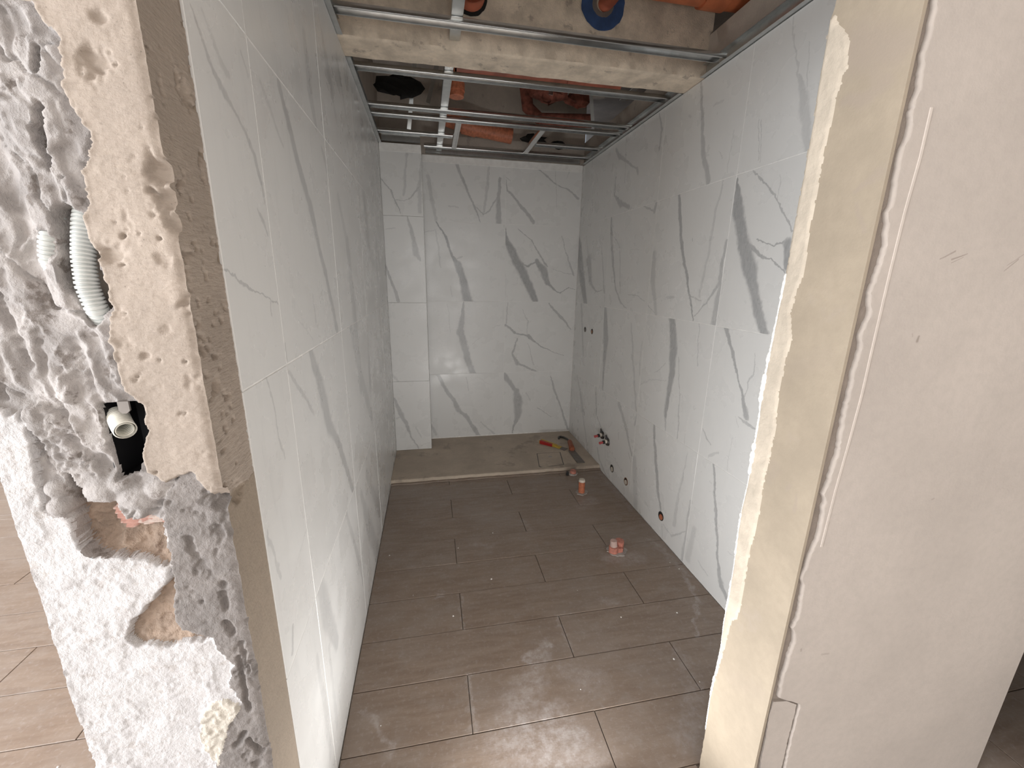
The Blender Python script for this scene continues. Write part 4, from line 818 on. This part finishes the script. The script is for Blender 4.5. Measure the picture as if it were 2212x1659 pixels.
under(MB().box(.888, .960, 1.70, 1.762, .001, .036, .006).out('base_block', M['pink']), r2)
under(MB().tube([(.892, 1.724, .052), (.890, 1.728, .095), (.890, 1.728, .097)], [.027, .024, .020], 18).out('tape_cap', M['clear'], smooth='auto'), r2)
under(disc('mortar_collar', .925, 1.735, .070, 0.0008, .007, M['dust'], 6), r2)
r2.scale = (.72, .72, .72)
thing(r2, 'pair of joined pink red pipe stubs with clear cap in the middle of the floor', 'pipe')
r3 = empty('pipe_stub', (.985, 2.615, 0))
under(disc('mortar_collar', .985, 2.612, .034, .0008, .012, M['dust'], 8, jag=.12), r3)
under(MB().tube([(.985, 2.612, .008), (.985, 2.612, .032)], [.024, .021], 18).out('tube', M['pink'], smooth='auto'), r3)
under(MB().tube([(.938, 2.603, .002), (.938, 2.603, .028)], .010, 12).out('knob', M['black'], smooth='auto'), r3)
thing(r3, 'low flat pink pipe stub cemented right against the shower step', 'pipe')

# ================================================================ drain plate and tools on the screed
zt = .0277
dq = [(.760, 2.722), (.775, 2.708), (.944, 2.726), (.984, 2.938), (.800, 2.942)]
rt = empty('drain_plate', (.86, 2.82, zt))
cxm = sum(p[0] for p in dq) / 5; cym = sum(p[1] for p in dq) / 5
under(MB().prism([(cxm + (x - cxm) * 1.07, cym + (y - cym) * 1.07) for x, y in dq], zt - .002, zt + .0006, lambda u, v, h: (u, v, h)).out('joint', M['metal_dark']), rt)
under(MB().prism(dq, zt + .0004, zt + .003, lambda u, v, h: (u, v, h)).out('plate', M['screed']), rt)
under(disc('dust_spot', .885, 2.87, .016, zt + .003, zt + .0036, M['dust'], 12), rt)
thing(rt, 'square screed covered drain plate let into the shower screed', 'drain cover')
def bar(mb, p0, p1, w0, w1, h0, h1):
    a, b = Vector(p0), Vector(p1); d = (b - a).normalized(); s_ = Vector((-d.y, d.x, 0)).normalized()
    V = [a + s_ * w0, a - s_ * w0, b - s_ * w1, b + s_ * w1]
    mb.add([(v.x, v.y, v.z) for v in V] + [(V[0].x, V[0].y, V[0].z + h0), (V[1].x, V[1].y, V[1].z + h0), (V[2].x, V[2].y, V[2].z + h1), (V[3].x, V[3].y, V[3].z + h1)],
           [(3, 2, 1, 0), (4, 5, 6, 7), (0, 1, 5, 4), (1, 2, 6, 5), (2, 3, 7, 6), (3, 0, 4, 7)]); return mb
sc = empty('scraper', (.95, 3.08, zt))
A = Vector((.885, 3.165, zt + .001)); B_ = Vector((1.055, 2.985, zt + .001)); dd = (B_ - A); sd = Vector((-dd.y, dd.x, 0)).normalized()
under(bar(MB(), A, A + dd * .62, .022, .014, .026, .018).out('handle', M['yellow']), sc)
under(bar(MB(), A + dd * .03 - sd * .016, A + dd * .50 - sd * .012, .012, .009, .029, .021).out('grip', M['red']), sc)
under(bar(MB(), A + dd * .62, A + dd * .80, .013, .020, .014, .008).out('ferrule', M['yellow']), sc)
under(bar(MB(), A + dd * .80, B_, .020, .030, .006, .002).out('blade', M['metal_grey']), sc)
thing(sc, 'scraper with yellow and red handle lying on the shower screed', 'hand tool')
tl = empty('trowel', (1.09, 2.98, zt))
under(MB().tube([(1.060, 3.205, zt + .010), (1.068, 3.235, zt + .010), (1.090, 3.245, zt + .010), (1.112, 3.225, zt + .011), (1.128, 3.17, zt + .014), (1.126, 3.10, zt + .020), (1.118, 3.06, zt + .022)], [.008, .010, .010, .009, .008, .008, .008], 12).out('hook', M['metal_dark'], smooth='auto'), tl)
under(MB().tube([(1.122, 3.10, zt + .024), (1.118, 3.08, zt + .024), (1.100, 2.99, zt + .024), (1.090, 2.945, zt + .023), (1.088, 2.935, zt + .023)], [.016, .020, .021, .024, .018], 16).out('grip', M['rust'], smooth='auto'), tl)
bl = under(bar(MB(), (1.088, 2.945, zt + .001), (1.088, 2.725, zt + .001), .026, .030, .010, .006).out('blade', M['metal_grey']), tl)
ri_ = bar(MB(), (1.106, 2.93, zt + .010), (1.110, 2.74, zt + .007), .003, .003, .006, .005).out('blade_rib', M['metal_dark'], bl); ri_.matrix_parent_inverse = Matrix.Translation(-tl.location)
thing(tl, 'grey trowel with orange brown grip and dark hooked end beside the drain plate', 'hand tool')

# added out-of-view base under the doorway fill light
wl = empty('added_fill_lamp', (.23, .735, 0))
under(MB().box(-.02, .48, .702, .772, .006, .018, .003).out('housing', M['black']), wl)
for fx in (0., .44): under(MB().box(fx, fx + .02, .708, .766, .0006, .0062).out('foot', M['metal_dark']), wl)
thing(wl, 'unseen fill lamp bar added on the floor in the doorway', 'lamp')
# loose crumbs scattered on the floor
cb = MB(); q = random.Random(31)
spots = [(1.13, 1.57), (1.15, 1.60), (1.17, 1.55), (.86, 1.1), (.24, 1.64), (.10, 1.9), (-.2, 1.05), (.9, 1.0), (-.12, 1.6), (.75, 1.32), (.3, 2.0), (.05, 1.45), (.47, 1.05), (.62, 1.5), (1.0, 1.3), (-.25, 1.9), (-1.1, 1.1), (-.9, .95)]
for x, y in spots:
    r_ = q.uniform(.002, .005); n = 6
    V = [(x + r_ * q.uniform(.7, 1.2) * math.cos(t), y + r_ * q.uniform(.7, 1.2) * math.sin(t), .0006) for t in [2 * math.pi * j / n for j in range(n)]] + [(x, y, r_ * 1.1)]
    cb.add(V, [tuple(range(n))[::-1]] + [(j, (j + 1) % n, n) for j in range(n)])
o = cb.out('plaster_crumbs', M['crumb']); o['kind'] = 'stuff'; o['label'] = 'white plaster crumbs scattered over the brown floor tiles'; o['category'] = 'rubble'
